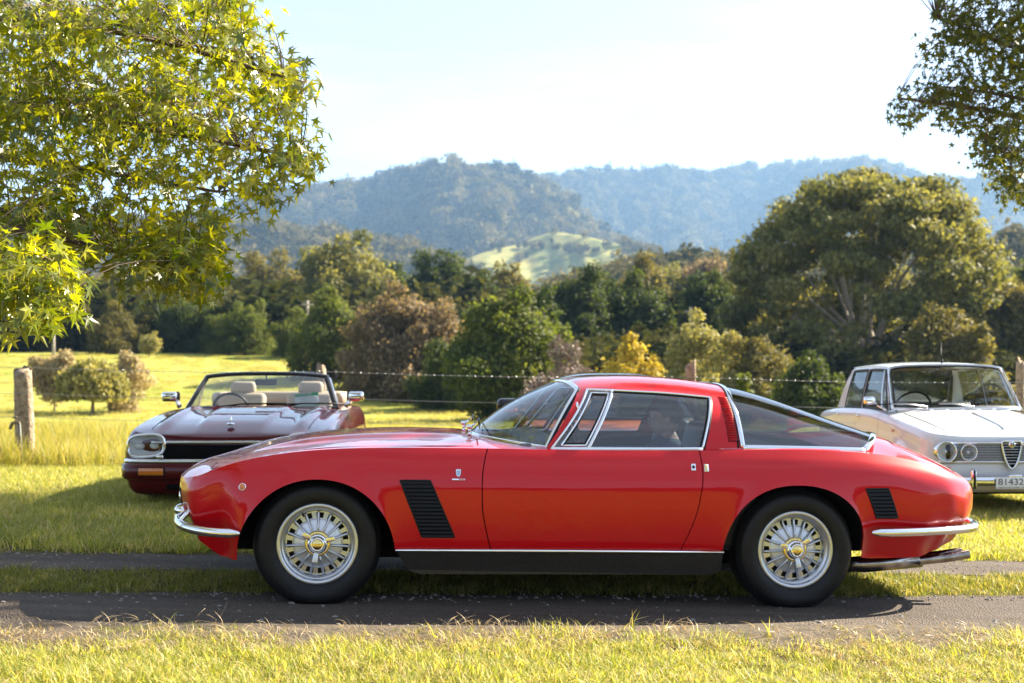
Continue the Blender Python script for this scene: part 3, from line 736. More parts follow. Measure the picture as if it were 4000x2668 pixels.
def ground_mat():
    m = bpy.data.materials.new('ground_earth_and_turf'); m.use_nodes = True; nt = m.node_tree; N = nt.nodes; Lk = nt.links; b = N['Principled BSDF']
    b.inputs['Roughness'].default_value = 1; b.inputs['Specular IOR Level'].default_value = .1
    g = N.new('ShaderNodeNewGeometry'); sp = N.new('ShaderNodeSeparateXYZ'); Lk.new(g.outputs['Position'], sp.inputs[0])
    def noise(sc, det=5, rough=.6):
        n = N.new('ShaderNodeTexNoise'); n.inputs['Scale'].default_value = sc; n.inputs['Detail'].default_value = det; n.inputs['Roughness'].default_value = rough; Lk.new(g.outputs['Position'], n.inputs['Vector']); return n
    def ramp(src, a, b_, c0, c1):
        r = N.new('ShaderNodeValToRGB'); r.color_ramp.elements[0].position = a; r.color_ramp.elements[1].position = b_
        r.color_ramp.elements[0].color = (*c0, 1); r.color_ramp.elements[1].color = (*c1, 1); Lk.new(src, r.inputs[0]); return r
    near = ramp(noise(9, 8).outputs[0], .35, .68, (.055, .045, .022), (.10, .105, .03))
    fine = ramp(noise(1.6, 8).outputs[0], .30, .72, (.22, .23, .045), (.38, .35, .11))
    patch = ramp(noise(.09, 5).outputs[0], .38, .64, (.72, .85, .55), (1.12, 1.05, 1.0))
    mu = N.new('ShaderNodeMixRGB'); mu.blend_type = 'MULTIPLY'; mu.inputs[0].default_value = 1; Lk.new(fine.outputs[0], mu.inputs[1]); Lk.new(patch.outputs[0], mu.inputs[2])
    mr = N.new('ShaderNodeMapRange'); mr.inputs['From Min'].default_value = 17; mr.inputs['From Max'].default_value = 26; Lk.new(sp.outputs[1], mr.inputs[0])
    m2 = N.new('ShaderNodeMapRange'); m2.inputs['From Min'].default_value = 4.2; m2.inputs['From Max'].default_value = 3.2; Lk.new(sp.outputs[1], m2.inputs[0])
    mm_ = N.new('ShaderNodeMath'); mm_.operation = 'MAXIMUM'; Lk.new(mr.outputs[0], mm_.inputs[0]); Lk.new(m2.outputs[0], mm_.inputs[1]); mr = mm_
    mi = N.new('ShaderNodeMixRGB'); Lk.new(mr.outputs[0], mi.inputs[0]); Lk.new(near.outputs[0], mi.inputs[1]); Lk.new(mu.outputs[0], mi.inputs[2])
    meadow = ramp(noise(1.1, 8).outputs[0], .30, .72, (.09, .10, .028), (.17, .17, .05))  # turf behind the camera coloured darker, standing in for weaker light there
    m3 = N.new('ShaderNodeMixRGB'); Lk.new(m2.outputs[0], m3.inputs[0]); Lk.new(mi.outputs[0], m3.inputs[1]); Lk.new(meadow.outputs[0], m3.inputs[2]); mi = m3
    Lk.new(mi.outputs[0], b.inputs['Base Color'])
    bu = N.new('ShaderNodeBump'); bu.inputs['Strength'].default_value = .6; bu.inputs['Distance'].default_value = .06; Lk.new(noise(6, 8).outputs[0], bu.inputs['Height']); Lk.new(bu.outputs[0], b.inputs['Normal'])
    return m
def track_mat():
    m = bpy.data.materials.new('gravel_track'); m.use_nodes = True; nt = m.node_tree; N = nt.nodes; Lk = nt.links; b = N['Principled BSDF']
    b.inputs['Roughness'].default_value = .85; b.inputs['Specular IOR Level'].default_value = .35
    g = N.new('ShaderNodeNewGeometry')
    v = N.new('ShaderNodeTexVoronoi'); v.inputs['Scale'].default_value = 95; Lk.new(g.outputs['Position'], v.inputs['Vector'])
    n = N.new('ShaderNodeTexNoise'); n.inputs['Scale'].default_value = 5; n.inputs['Detail'].default_value = 9; Lk.new(g.outputs['Position'], n.inputs['Vector'])
    mp = N.new('ShaderNodeMapping'); mp.inputs['Scale'].default_value = (.5, 4.5, 1); mp.inputs['Rotation'].default_value = (0, 0, R(-8)); Lk.new(g.outputs['Position'], mp.inputs[0])
    n2 = N.new('ShaderNodeTexNoise'); n2.inputs['Scale'].default_value = 1.1; n2.inputs['Detail'].default_value = 5; Lk.new(mp.outputs[0], n2.inputs['Vector'])
    r1 = N.new('ShaderNodeValToRGB'); r1.color_ramp.elements[0].color = (.046, .034, .026, 1); r1.color_ramp.elements[1].color = (.105, .082, .064, 1); r1.color_ramp.elements[0].position = .32; r1.color_ramp.elements[1].position = .72
    Lk.new(n2.outputs[0], r1.inputs[0])
    r2 = N.new('ShaderNodeValToRGB'); r2.color_ramp.elements[0].color = (.55, .55, .55, 1); r2.color_ramp.elements[1].color = (1.5, 1.48, 1.45, 1); Lk.new(v.outputs['Color'], r2.inputs[0])
    mu = N.new('ShaderNodeMixRGB'); mu.blend_type = 'MULTIPLY'; mu.inputs[0].default_value = .8; Lk.new(r1.outputs[0], mu.inputs[1]); Lk.new(r2.outputs[0], mu.inputs[2])
    Lk.new(mu.outputs[0], b.inputs['Base Color'])
    ad = N.new('ShaderNodeMath'); ad.operation = 'ADD'; Lk.new(v.outputs['Distance'], ad.inputs[0]); Lk.new(n.outputs[0], ad.inputs[1])
    bu = N.new('ShaderNodeBump'); bu.inputs['Strength'].default_value = .9; bu.inputs['Distance'].default_value = .012; Lk.new(ad.outputs[0], bu.inputs['Height']); Lk.new(bu.outputs[0], b.inputs['Normal'])
    return m
def line_set(spec):
    out = []
    for a, b, st in spec: out += list(np.arange(a, b, st))
    out.append(spec[-1][1]); return np.array(out, float)
def build_ground():
    xs = line_set([(-4000, -600, 200), (-600, -120, 30), (-120, -30, 6), (-30, 30, .75), (30, 120, 6), (120, 600, 30), (600, 4000, 200)])
    ys = line_set([(-400, -60, 40), (-60, -6, 4), (-6, 26, .5), (26, 140, 2.5), (140, 600, 20), (600, 5000, 200)])
    XX, YY = np.meshgrid(xs, ys, indexing='ij'); Z = gz(XX, YY)
    o = obj('ground', grid(np.stack([XX, YY, Z], -1)), ground_mat()); kind(o, 'structure', 'grassy paddock ground with worn turf')
    tm = track_mat()
    X = np.linspace(-16, 16, 200); P = np.zeros((200, 7, 3))
    for j in range(7):
        yy = 6.03+.14*X-.46+.62*j/6+.05*np.sin(X*2.3+j); P[:, j] = np.stack([X, yy, gz(X, yy)+.0018+.012*math.sin(j/6*math.pi)], -1)
    kind(obj('verge', grid(P), pm('verge_dirt', (.045, .034, .023), .95, noise=(11, (.095, .073, .048), .35, .7), bump=(45, .8, .02))), 'structure', 'strip of bare dirt between rut and lawn')
    for nm, c, hw, lab in (('track', 6.47, .44, 'near gravel wheel rut under the red coupe'), ('track', 7.90, .31, 'farther gravel wheel rut behind the grass strip')):
        X = np.linspace(-16, 16, 260); rnd = np.random.RandomState(int(c*10)); P = np.zeros((260, 9, 3))
        w1 = np.interp(X, np.linspace(-16, 16, 120), rnd.normal(0, .035, 120)); w2 = np.interp(X, np.linspace(-16, 16, 120), rnd.normal(0, .035, 120))
        for j in range(9):
            t = j/8; yy = c+.14*X+(-hw+w1)*(1-t)+(hw+w2)*t
            P[:, j] = np.stack([X, yy, gz(X, yy)+.004+.002*math.sin(t*math.pi)], -1)
        kind(obj(nm, grid(P), tm), 'structure', lab)
    return o

# ------------------------------------------------------------------ foliage materials
def leaf_mat(name, c0, c1, trans=.45, rough=.6, spec=.15, objrand=False, tcol=None, seed_attr='tint'):
    m = bpy.data.materials.new(name); m.use_nodes = True; nt = m.node_tree; N = nt.nodes; Lk = nt.links; b = N['Principled BSDF']; out = N['Material Output']
    b.inputs['Roughness'].default_value = rough; b.inputs['Specular IOR Level'].default_value = spec
    r = N.new('ShaderNodeValToRGB'); r.color_ramp.elements[0].color = (*c0, 1); r.color_ramp.elements[1].color = (*c1, 1)
    if objrand: a = N.new('ShaderNodeObjectInfo'); Lk.new(a.outputs['Random'], r.inputs[0])
    else: a = N.new('ShaderNodeAttribute'); a.attribute_name = seed_attr; Lk.new(a.outputs['Fac'], r.inputs[0])
    Lk.new(r.outputs[0], b.inputs['Base Color'])
    t = N.new('ShaderNodeBsdfTranslucent'); hs = N.new('ShaderNodeMixRGB'); hs.blend_type = 'MULTIPLY'; hs.inputs[0].default_value = 1; hs.inputs[2].default_value = (*(tcol or (1.5, 1.45, .55)), 1)
    Lk.new(r.outputs[0], hs.inputs[1]); Lk.new(hs.outputs[0], t.inputs[0])
    mi = N.new('ShaderNodeMixShader'); mi.inputs[0].default_value = trans; Lk.new(b.outputs[0], mi.inputs[1]); Lk.new(t.outputs[0], mi.inputs[2]); Lk.new(mi.outputs[0], out.inputs[0])
    return m
LM = {
    'gum': leaf_mat('gum_leaves', (.078, .095, .030), (.26, .245, .088), .46, tcol=(1.4, 1.3, .6)),
    'dark': leaf_mat('dark_green_leaves', (.024, .042, .012), (.080, .100, .026), .46, tcol=(1.5, 1.5, .5)),
    'green': leaf_mat('mid_green_leaves', (.040, .068, .014), (.150, .165, .036), .46),
    'olive': leaf_mat('olive_leaves', (.065, .066, .020), (.20, .175, .060), .46, tcol=(1.4, 1.3, .6)),
    'brown': leaf_mat('brownish_leaves', (.12, .095, .055), (.30, .235, .145), .46, tcol=(1.3, 1.15, .7)),
    'yellow': leaf_mat('yellow_leaves', (.30, .23, .03), (.55, .44, .08), .40, tcol=(1.2, 1.1, .5)),
    'pale': leaf_mat('pale_green_leaves', (.22, .21, .07), (.42, .38, .15), .40, tcol=(1.2, 1.15, .6)),
    'tan': leaf_mat('tan_leaves', (.28, .23, .13), (.50, .42, .25), .40, tcol=(1.2, 1.1, .7)),
    'pink': leaf_mat('pinkish_bare_twigs', (.16, .12, .10), (.26, .20, .17), .15, tcol=(1.1, 1., .9)),
    'hill': leaf_mat('hill_forest_leaves', (.022, .030, .013), (.19, .165, .080), .25, 1.0, .02, objrand=True, tcol=(1.3, 1.2, .6)),
}
M_BARK = pm('bark', (.17, .13, .10), .9, noise=(6, (.30, .24, .19), .35, .7), bump=(14, .8, .03))
M_BARKP = pm('pale_bark', (.30, .25, .20), .85, noise=(3, (.46, .40, .33), .35, .65), bump=(10, .6, .03))
M_POST = pm('weathered_post', (.20, .145, .10), .95, noise=(14, (.40, .31, .22), .35, .65), bump=(26, 1.0, .03))

def leaf_quads(C, s, rnd, out=None, droop=.0, flat=0.):
    """C: n x 3 centres, s: sizes, returns V,Q; leaves roughly diamond shaped, randomly turned"""
    n = len(C); a = rnd.normal(size=(n, 3))
    if out is not None: a = a+out*1.1
    a[:, 2] += flat
    a /= np.linalg.norm(a, axis=1)[:, None]+1e-9
    t = rnd.normal(size=(n, 3)); t[:, 2] -= droop
    u = t-a*(t*a).sum(1)[:, None]; u /= np.linalg.norm(u, axis=1)[:, None]+1e-9; v = np.cross(a, u)
    s = np.broadcast_to(s, (n,))[:, None]
    V = np.stack([C-u*s, C+v*s*.55, C+u*s, C-v*s*.55], 1).reshape(-1, 3)
    return V, np.arange(4*n).reshape(n, 4)
def lobes_crown(lobes, n_per, size, rnd, mat, name='crown', shell=.55, droop=.3, tintspread=.55):
    """lobes: array (x,y,z,rx,ry,rz)"""
    Vs, Ts = [], []
    for L in lobes:
        n = max(8, int(n_per*(L[3]*L[4]*L[5])**(2/3.)))
        d = rnd.normal(size=(n, 3)); d /= np.linalg.norm(d, axis=1)[:, None]
        rad = (shell+(1.06-shell)*rnd.rand(n)**.6)[:, None]*(1+.16*rnd.normal(size=(n, 1)))
        C = L[:3]+d*rad*L[3:6]
        V, _ = leaf_quads(C, size*(.6+.8*rnd.rand(n)), rnd, d, droop, .7)
        Vs.append(V); Ts.append(np.clip(rnd.rand()*tintspread+.0+(1-tintspread)*rnd.rand(n), 0, 1))
    V = np.concatenate(Vs); n = len(V)//4
    return quick(name, V, np.arange(4*n).reshape(n, 4), mat, np.concatenate(Ts))
def branchy(p0, target_pts, r0, rnd, trunk_h, mat, name='trunk', n=7):
    """a leaning trunk that forks into limbs reaching the given points"""
    p0 = np.array(p0, float); T = np.asarray(target_pts, float); c = T.mean(0)
    top = p0+(c-p0)*np.array([.25, .25, 0])+np.array([0, 0, trunk_h])
    vfs = [tube(catmull([p0-[0, 0, .3], p0+(top-p0)*.5+rnd.normal(0, .06, 3)*trunk_h*.3, top], 5), np.linspace(r0*1.25, r0*.75, 11), n)]
    for q in T:
        d = q-top; k1 = top+d*.4+np.array([0, 0, .12*np.linalg.norm(d)])+rnd.normal(0, .05, 3)*np.linalg.norm(d); k0 = top-np.array([0, 0, .25*trunk_h*rnd.rand()])
        vfs.append(tube(catmull([k0, k1, q], 5), np.linspace(r0*.5, r0*.10, 11), 5))
    return mesh(name, *join(*vfs))
TREE_CACHE = {}
def tree(name, kindk, x, Y, base_z, h, w, label, seed=0, trunk=True, cat='tree', group=None, dens=1.0, leaf=None, shape='round', depth=None, bark=None, low=.0, lobes_n=None, limbs=7):
    """crown of many lobes within an envelope of width w and height h; returns the thing"""
    rnd = np.random.RandomState(seed+17)
    root = empty(name, (x, Y, base_z)); tag(root, label, cat, group)
    dp = depth or w*.85; L = []
    nl = lobes_n or int(22+w*2.2)
    c0 = h*low
    if shape == 'round':
        for _ in range(nl):
            d = rnd.normal(size=3); d /= np.linalg.norm(d); k = .62+.38*rnd.rand()
            cz = c0+(h-c0)*.52; r = (.13+.13*rnd.rand())*min(w, h-c0)
            L.append((d[0]*k*w*.42, d[1]*k*dp*.42, cz+d[2]*k*(h-c0)*.46, r, r, r*.8))
    elif shape == 'dome':      # wide, full to the ground
        for _ in range(nl):
            a = rnd.rand()*6.283; rr = math.sqrt(rnd.rand()); hz = rnd.rand()
            e = math.sqrt(max(0, 1-hz**2.2)); k = .62+.42*rnd.rand(); r = (.10+.11*rnd.rand())*min(w, h)
            L.append((math.cos(a)*e*k*w*.45, math.sin(a)*e*k*dp*.45, c0+(h-c0)*hz*.9, r*1.1, r*1.1, r*.8))
    elif shape == 'tiers':     # conifer-like pads
        for _ in range(nl):
            hz = rnd.rand()**.8; a = rnd.rand()*6.283; e = (1-hz*.75); k = .45+.55*rnd.rand(); r = (.14+.08*rnd.rand())*w
            L.append((math.cos(a)*e*k*w*.42, math.sin(a)*e*k*dp*.42, c0+(h-c0)*(.06+.88*hz), r*1.1, r*1.1, r*.6))
    L = np.array(L); lf = leaf or max(.10, h*.023)
    if w < 9: L[:, 3:6] *= 1.45
    cen = L[:, :3].mean(0); sp = []
    for _ in range(int(nl*.9)):
        q = L[rnd.randint(len(L))]; d = q[:3]-cen; d[2] = abs(d[2])*(.5+rnd.rand()); d = d/(np.linalg.norm(d)+1e-6)
        r = q[3]*(.25+.3*rnd.rand()); sp.append((*(q[:3]+d*q[3]*(.75+.5*rnd.rand())), r, r, r))
    L = np.concatenate([L, np.array(sp)])
    cm = lobes_crown(L, dens*8.5/(lf*lf), lf, rnd, LM[kindk])
    link('crown', cm, None, root)
    if trunk:
        tg = L[rnd.choice(len(L), min(limbs, len(L)), replace=False), :3]
        link('trunk', branchy((0, 0, 0), tg, max(.05, w*.022), rnd, max(.3, (c0 if c0 > .5 else h*.25)), bark or M_BARK), bark or M_BARK, root)
    return root

# ------------------------------------------------------------------ instancing of uncountable stuff
def scatter(name, pts, scale, rotz, protos, tilt=None, label=None, seed=0):
    """one object: points that carry instances of the prototype meshes through geometry nodes"""
    me = bpy.data.meshes.new(name); n = len(pts); me.vertices.add(n); me.vertices.foreach_set('co', np.asarray(pts, np.float32).ravel())
    rnd = np.random.RandomState(seed); 
    rot = np.zeros((n, 3), np.float32); rot[:, 2] = rotz
    if tilt is not None: rot[:, :2] = rnd.normal(0, tilt, (n, 2))
    a = me.attributes.new('rot', 'FLOAT_VECTOR', 'POINT'); a.data.foreach_set('vector', rot.ravel())
    sc = np.asarray(scale, np.float32); sc = np.repeat(sc[:, None], 3, 1) if sc.ndim == 1 else sc
    a = me.attributes.new('scl', 'FLOAT_VECTOR', 'POINT'); a.data.foreach_set('vector', np.ascontiguousarray(sc).ravel())
    a = me.attributes.new('idx', 'INT', 'POINT'); a.data.foreach_set('value', rnd.randint(0, len(protos), n).astype(np.int32))
    o = bpy.data.objects.new(name, me); COL.objects.link(o); kind(o, 'stuff', label)
    col = bpy.data.collections.new(name+'_kinds')
    for k, p in enumerate(protos):
        po = bpy.data.objects.new('%s_piece_%02d' % (name, k), p); col.objects.link(po)
    ng = bpy.data.node_groups.new(name, 'GeometryNodeTree')
    ng.interface.new_socket('Geometry', in_out='INPUT', socket_type='NodeSocketGeometry'); ng.interface.new_socket('Geometry', in_out='OUTPUT', socket_type='NodeSocketGeometry')
    N = ng.nodes; gi = N.new('NodeGroupInput'); go = N.new('NodeGroupOutput'); ip = N.new('GeometryNodeInstanceOnPoints'); ci = N.new('GeometryNodeCollectionInfo')
    ci.inputs['Collection'].default_value = col; ci.inputs['Separate Children'].default_value = True; ci.inputs['Reset Children'].default_value = True
    ip.inputs['Pick Instance'].default_value = True
    def na(nm, t):
        x = N.new('GeometryNodeInputNamedAttribute'); x.data_type = t; x.inputs['Name'].default_value = nm; return [q for q in x.outputs if q.enabled][0]
    ng.links.new(gi.outputs[0], ip.inputs['Points']); ng.links.new(ci.outputs[0], ip.inputs['Instance']); ng.links.new(na('idx', 'INT'), ip.inputs['Instance Index'])
    e2r = N.new('FunctionNodeEulerToRotation'); ng.links.new(na('rot', 'FLOAT_VECTOR'), e2r.inputs[0]); ng.links.new(e2r.outputs[0], ip.inputs['Rotation'])
    ng.links.new(na('scl', 'FLOAT_VECTOR'), ip.inputs['Scale']); ng.links.new(ip.outputs[0], go.inputs[0])
    md = o.modifiers.new('instances', 'NODES'); md.node_group = ng
    return o

# ------------------------------------------------------------------ hills and their forests
def hill_mat(name, c0, c1, scale):
    m = pm(name, c0, 1, spec=.05); nt = m.node_tree; b = nt.nodes['Principled BSDF']
    g = nt.nodes.new('ShaderNodeNewGeometry'); n = nt.nodes.new('ShaderNodeTexNoise'); n.inputs['Scale'].default_value = scale; n.inputs['Detail'].default_value = 7
    r = nt.nodes.new('ShaderNodeValToRGB'); r.color_ramp.elements[0].color = (*c0, 1); r.color_ramp.elements[1].color = (*c1, 1); r.color_ramp.elements[0].position = .36; r.color_ramp.elements[1].position = .66
    nt.links.new(g.outputs['Position'], n.inputs['Vector']); nt.links.new(n.outputs[0], r.inputs[0]); nt.links.new(r.outputs[0], b.inputs['Base Color']); return m
def ridge(name, dist, prof, front, back, mat, seed, label, rough=1.0, crown_h=0.):
    """prof: list of (display x, display y) of the crest as seen; built at its real distance with a front and a back slope"""
    rnd = np.random.RandomState(seed)
    px = np.array([p[0] for p in prof])*1.7014; pv = np.array([p[1] for p in prof])*1.7014
    f = pch(px, pv); us = np.linspace(px[0], px[-1], 190); t = np.linspace(0, 1.6, 64)
    ph = rnd.rand(8)*6.28; P = np.zeros((len(us), len(t), 3))
    for i, u in enumerate(us):
        a = (u-2000)/5000; wob = dist*.05*math.sin(u*.004+ph[0])+dist*.02*math.sin(u*.011+ph[1])
        Dc = dist+wob; zc = CAM_H-(f(u)-1385)/5000*Dc-crown_h; z0 = gz(0, Dc-front)-4
        for j, q in enumerate(t):
            if q <= 1: d = Dc-front*(1-q); s = q**1.15*(.75+.25*q); z = z0+(zc-z0)*s
            else: d = Dc+(q-1)/.6*back; z = zc-(zc-z0)*.9*((q-1)/.6)**1.3
            amp = rough*(zc-z0)*.05*min(1, 4*q*(max(0, 1-q)))
            gul = amp*(math.sin(u*.013+q*3+ph[2])+.7*math.sin(u*.031-q*5+ph[3])+.5*math.sin(u*.07+q*9+ph[4]))
            P[i, j] = (a*d, d, z+gul)
    o = obj(name, grid(P), mat); kind(o, 'structure', label)
    return P
def on_ridge(P, n, seed, lo=0., hi=1.02, keep=None):
    """random points on a ridge grid, spread evenly in ground area"""
    rnd = np.random.RandomState(seed); A = P[:-1, :-1]; E1 = P[1:, :-1]-A; E2 = P[:-1, 1:]-A
    ar = np.linalg.norm(np.cross(E1, E2), axis=2); nt = P.shape[1]; q = np.linspace(0, 1.6, nt)[:-1]; ar[:, (q < lo) | (q > hi)] = 0
    pr = (ar/ar.sum()).ravel(); k = rnd.choice(len(pr), n, p=pr); i, j = np.unravel_index(k, ar.shape); a, b = rnd.rand(n, 1), rnd.rand(n, 1)
    pts = P[i, j]*(1-a)*(1-b)+P[i+1, j]*a*(1-b)+P[i, j+1]*(1-a)*b+P[i+1, j+1]*a*b
    if keep is not None:
        u = (2000+5000*pts[:, 0]/pts[:, 1])/1.7014; v = (1385-5000*(pts[:, 2]-CAM_H)/pts[:, 1])/1.7014
        pts = pts[keep(u, v, rnd)]
    return pts
def forest_protos(seed, leafs, size, mat, nv=6):
    rnd = np.random.RandomState(seed); out = []
    for k in range(nv):
        L = []
        for _ in range(9):
            d = rnd.normal(size=3); d /= np.linalg.norm(d); r = .22+.14*rnd.rand()
            L.append((d[0]*.30, d[1]*.30, .62+d[2]*.26, r, r, r*.85))
        n_per = leafs/9/.09
        out.append(lobes_crown(np.array(L), n_per, size, rnd, mat, 'hill_crown', .7, .1))
    return out
def build_hills():
    pr = forest_protos(5, 190, .115, LM['hill'])
    hm = hill_mat('forest_floor', (.020, .024, .010), (.045, .045, .020), .02)
    mm = hill_mat('hill_pasture', (.13, .15, .045), (.30, .27, .09), .045)
    A = ridge('hill', 2300, [(-700, 600), (-200, 540), (300, 505), (480, 488), (600, 447), (680, 434), (780, 427), (880, 402), (930, 387), (980, 378), (1030, 374), (1080, 378), (1150, 387), (1200, 398), (1240, 412), (1290, 442), (1330, 490), (1400, 540), (1500, 590), (1600, 640), (1750, 680)], 850, 700, hm, 1, 'tall wooded hill with a rounded summit', crown_h=15)
    B = ridge('hill', 3500, [(600, 560), (900, 470), (1100, 430), (1240, 410), (1290, 400), (1350, 390), (1450, 389), (1540, 385), (1600, 391), (1700, 382), (1800, 379), (1900, 371), (1980, 364), (2040, 373), (2090, 392), (2150, 409), (2250, 406), (2351, 420), (2600, 430), (3000, 470)], 1100, 900, hm, 2, 'long hazy wooded ridge behind', crown_h=18)
    C = ridge('hill', 1250, [(-900, 520), (-200, 503), (200, 506), (480, 517), (600, 514), (750, 530), (900, 548), (1000, 578), (1060, 602), (1150, 645), (1250, 690), (1400, 740)], 480, 400, hm, 3, 'low wooded ridge below the tall hill', crown_h=14)
    Mh = ridge('hill', 1450, [(860, 740), (980, 660), (1050, 605), (1120, 574), (1190, 558), (1235, 540), (1270, 530), (1330, 538), (1410, 556), (1490, 574), (1570, 602), (1660, 665), (1800, 720)], 480, 400, mm, 4, 'sunlit open green pasture hill', rough=.5)
    Bd = ridge('hill', 430, [(1150, 700), (1230, 665), (1300, 638), (1400, 610), (1500, 588), (1570, 572), (1650, 582), (1720, 592), (1900, 600), (2250, 560), (2351, 520), (2600, 490), (3000, 500)], 160, 150, hm, 5, 'near dark wooded rise', crown_h=9)
    rnd = np.random.RandomState(3)
    def glade(u, v, r):      # small clearings in the forest
        k = np.ones(len(u), bool)
        for cx, cy, rx, ry in ((1180, 492, 14, 7), (930, 550, 28, 7), (1110, 497, 8, 5)): k &= ((u-cx)/rx)**2+((v-cy)/ry)**2 > 1
        return k & (u > -150) & (u < 2500)
    def few(u, v, r): return (r.rand(len(u)) < np.where((u < 1080) | (u > 1430), .5, .02+.5*(np.abs(v-(566+.035*(u-1100))) < 2.2)*(u < 1330)+.25*(np.abs(v-(u-1140)*.16-556) < 1.5)+.6*(((u-1340)/60)**2+((v-578)/6)**2 < 1)+.5*(((u-1190)/30)**2+((v-598)/5)**2 < 1))) & (u > 850)
    for P, n, sd, h0, h1, lab, kp, hi in ((A, 11000, 11, 18, 36, 'eucalypt forest covering the tall hill', glade, 1.05), (B, 9000, 12, 22, 44, 'hazy forest covering the long ridge', glade, 1.05), (C, 8000, 13, 12, 24, 'forest on the low ridge', glade, 1.05), (Mh, 2600, 14, 7, 15, 'scattered trees on the pasture hill', few, 1.0), (Bd, 4200, 15, 7, 12, 'dark trees on the near rise', glade, 1.05)):
        pts = on_ridge(P, n, sd, .02, hi, kp); s = rnd.uniform(h0, h1, len(pts))*rnd.uniform(.75, 1.1, len(pts)); pts[:, 2] -= s*.12
        sc = np.stack([s*.9, s*.9, s*rnd.uniform(.8, 1.1, len(s))], 1)
        scatter('forest', pts, sc, rnd.rand(len(pts))*6.28, pr, label=lab, seed=sd)
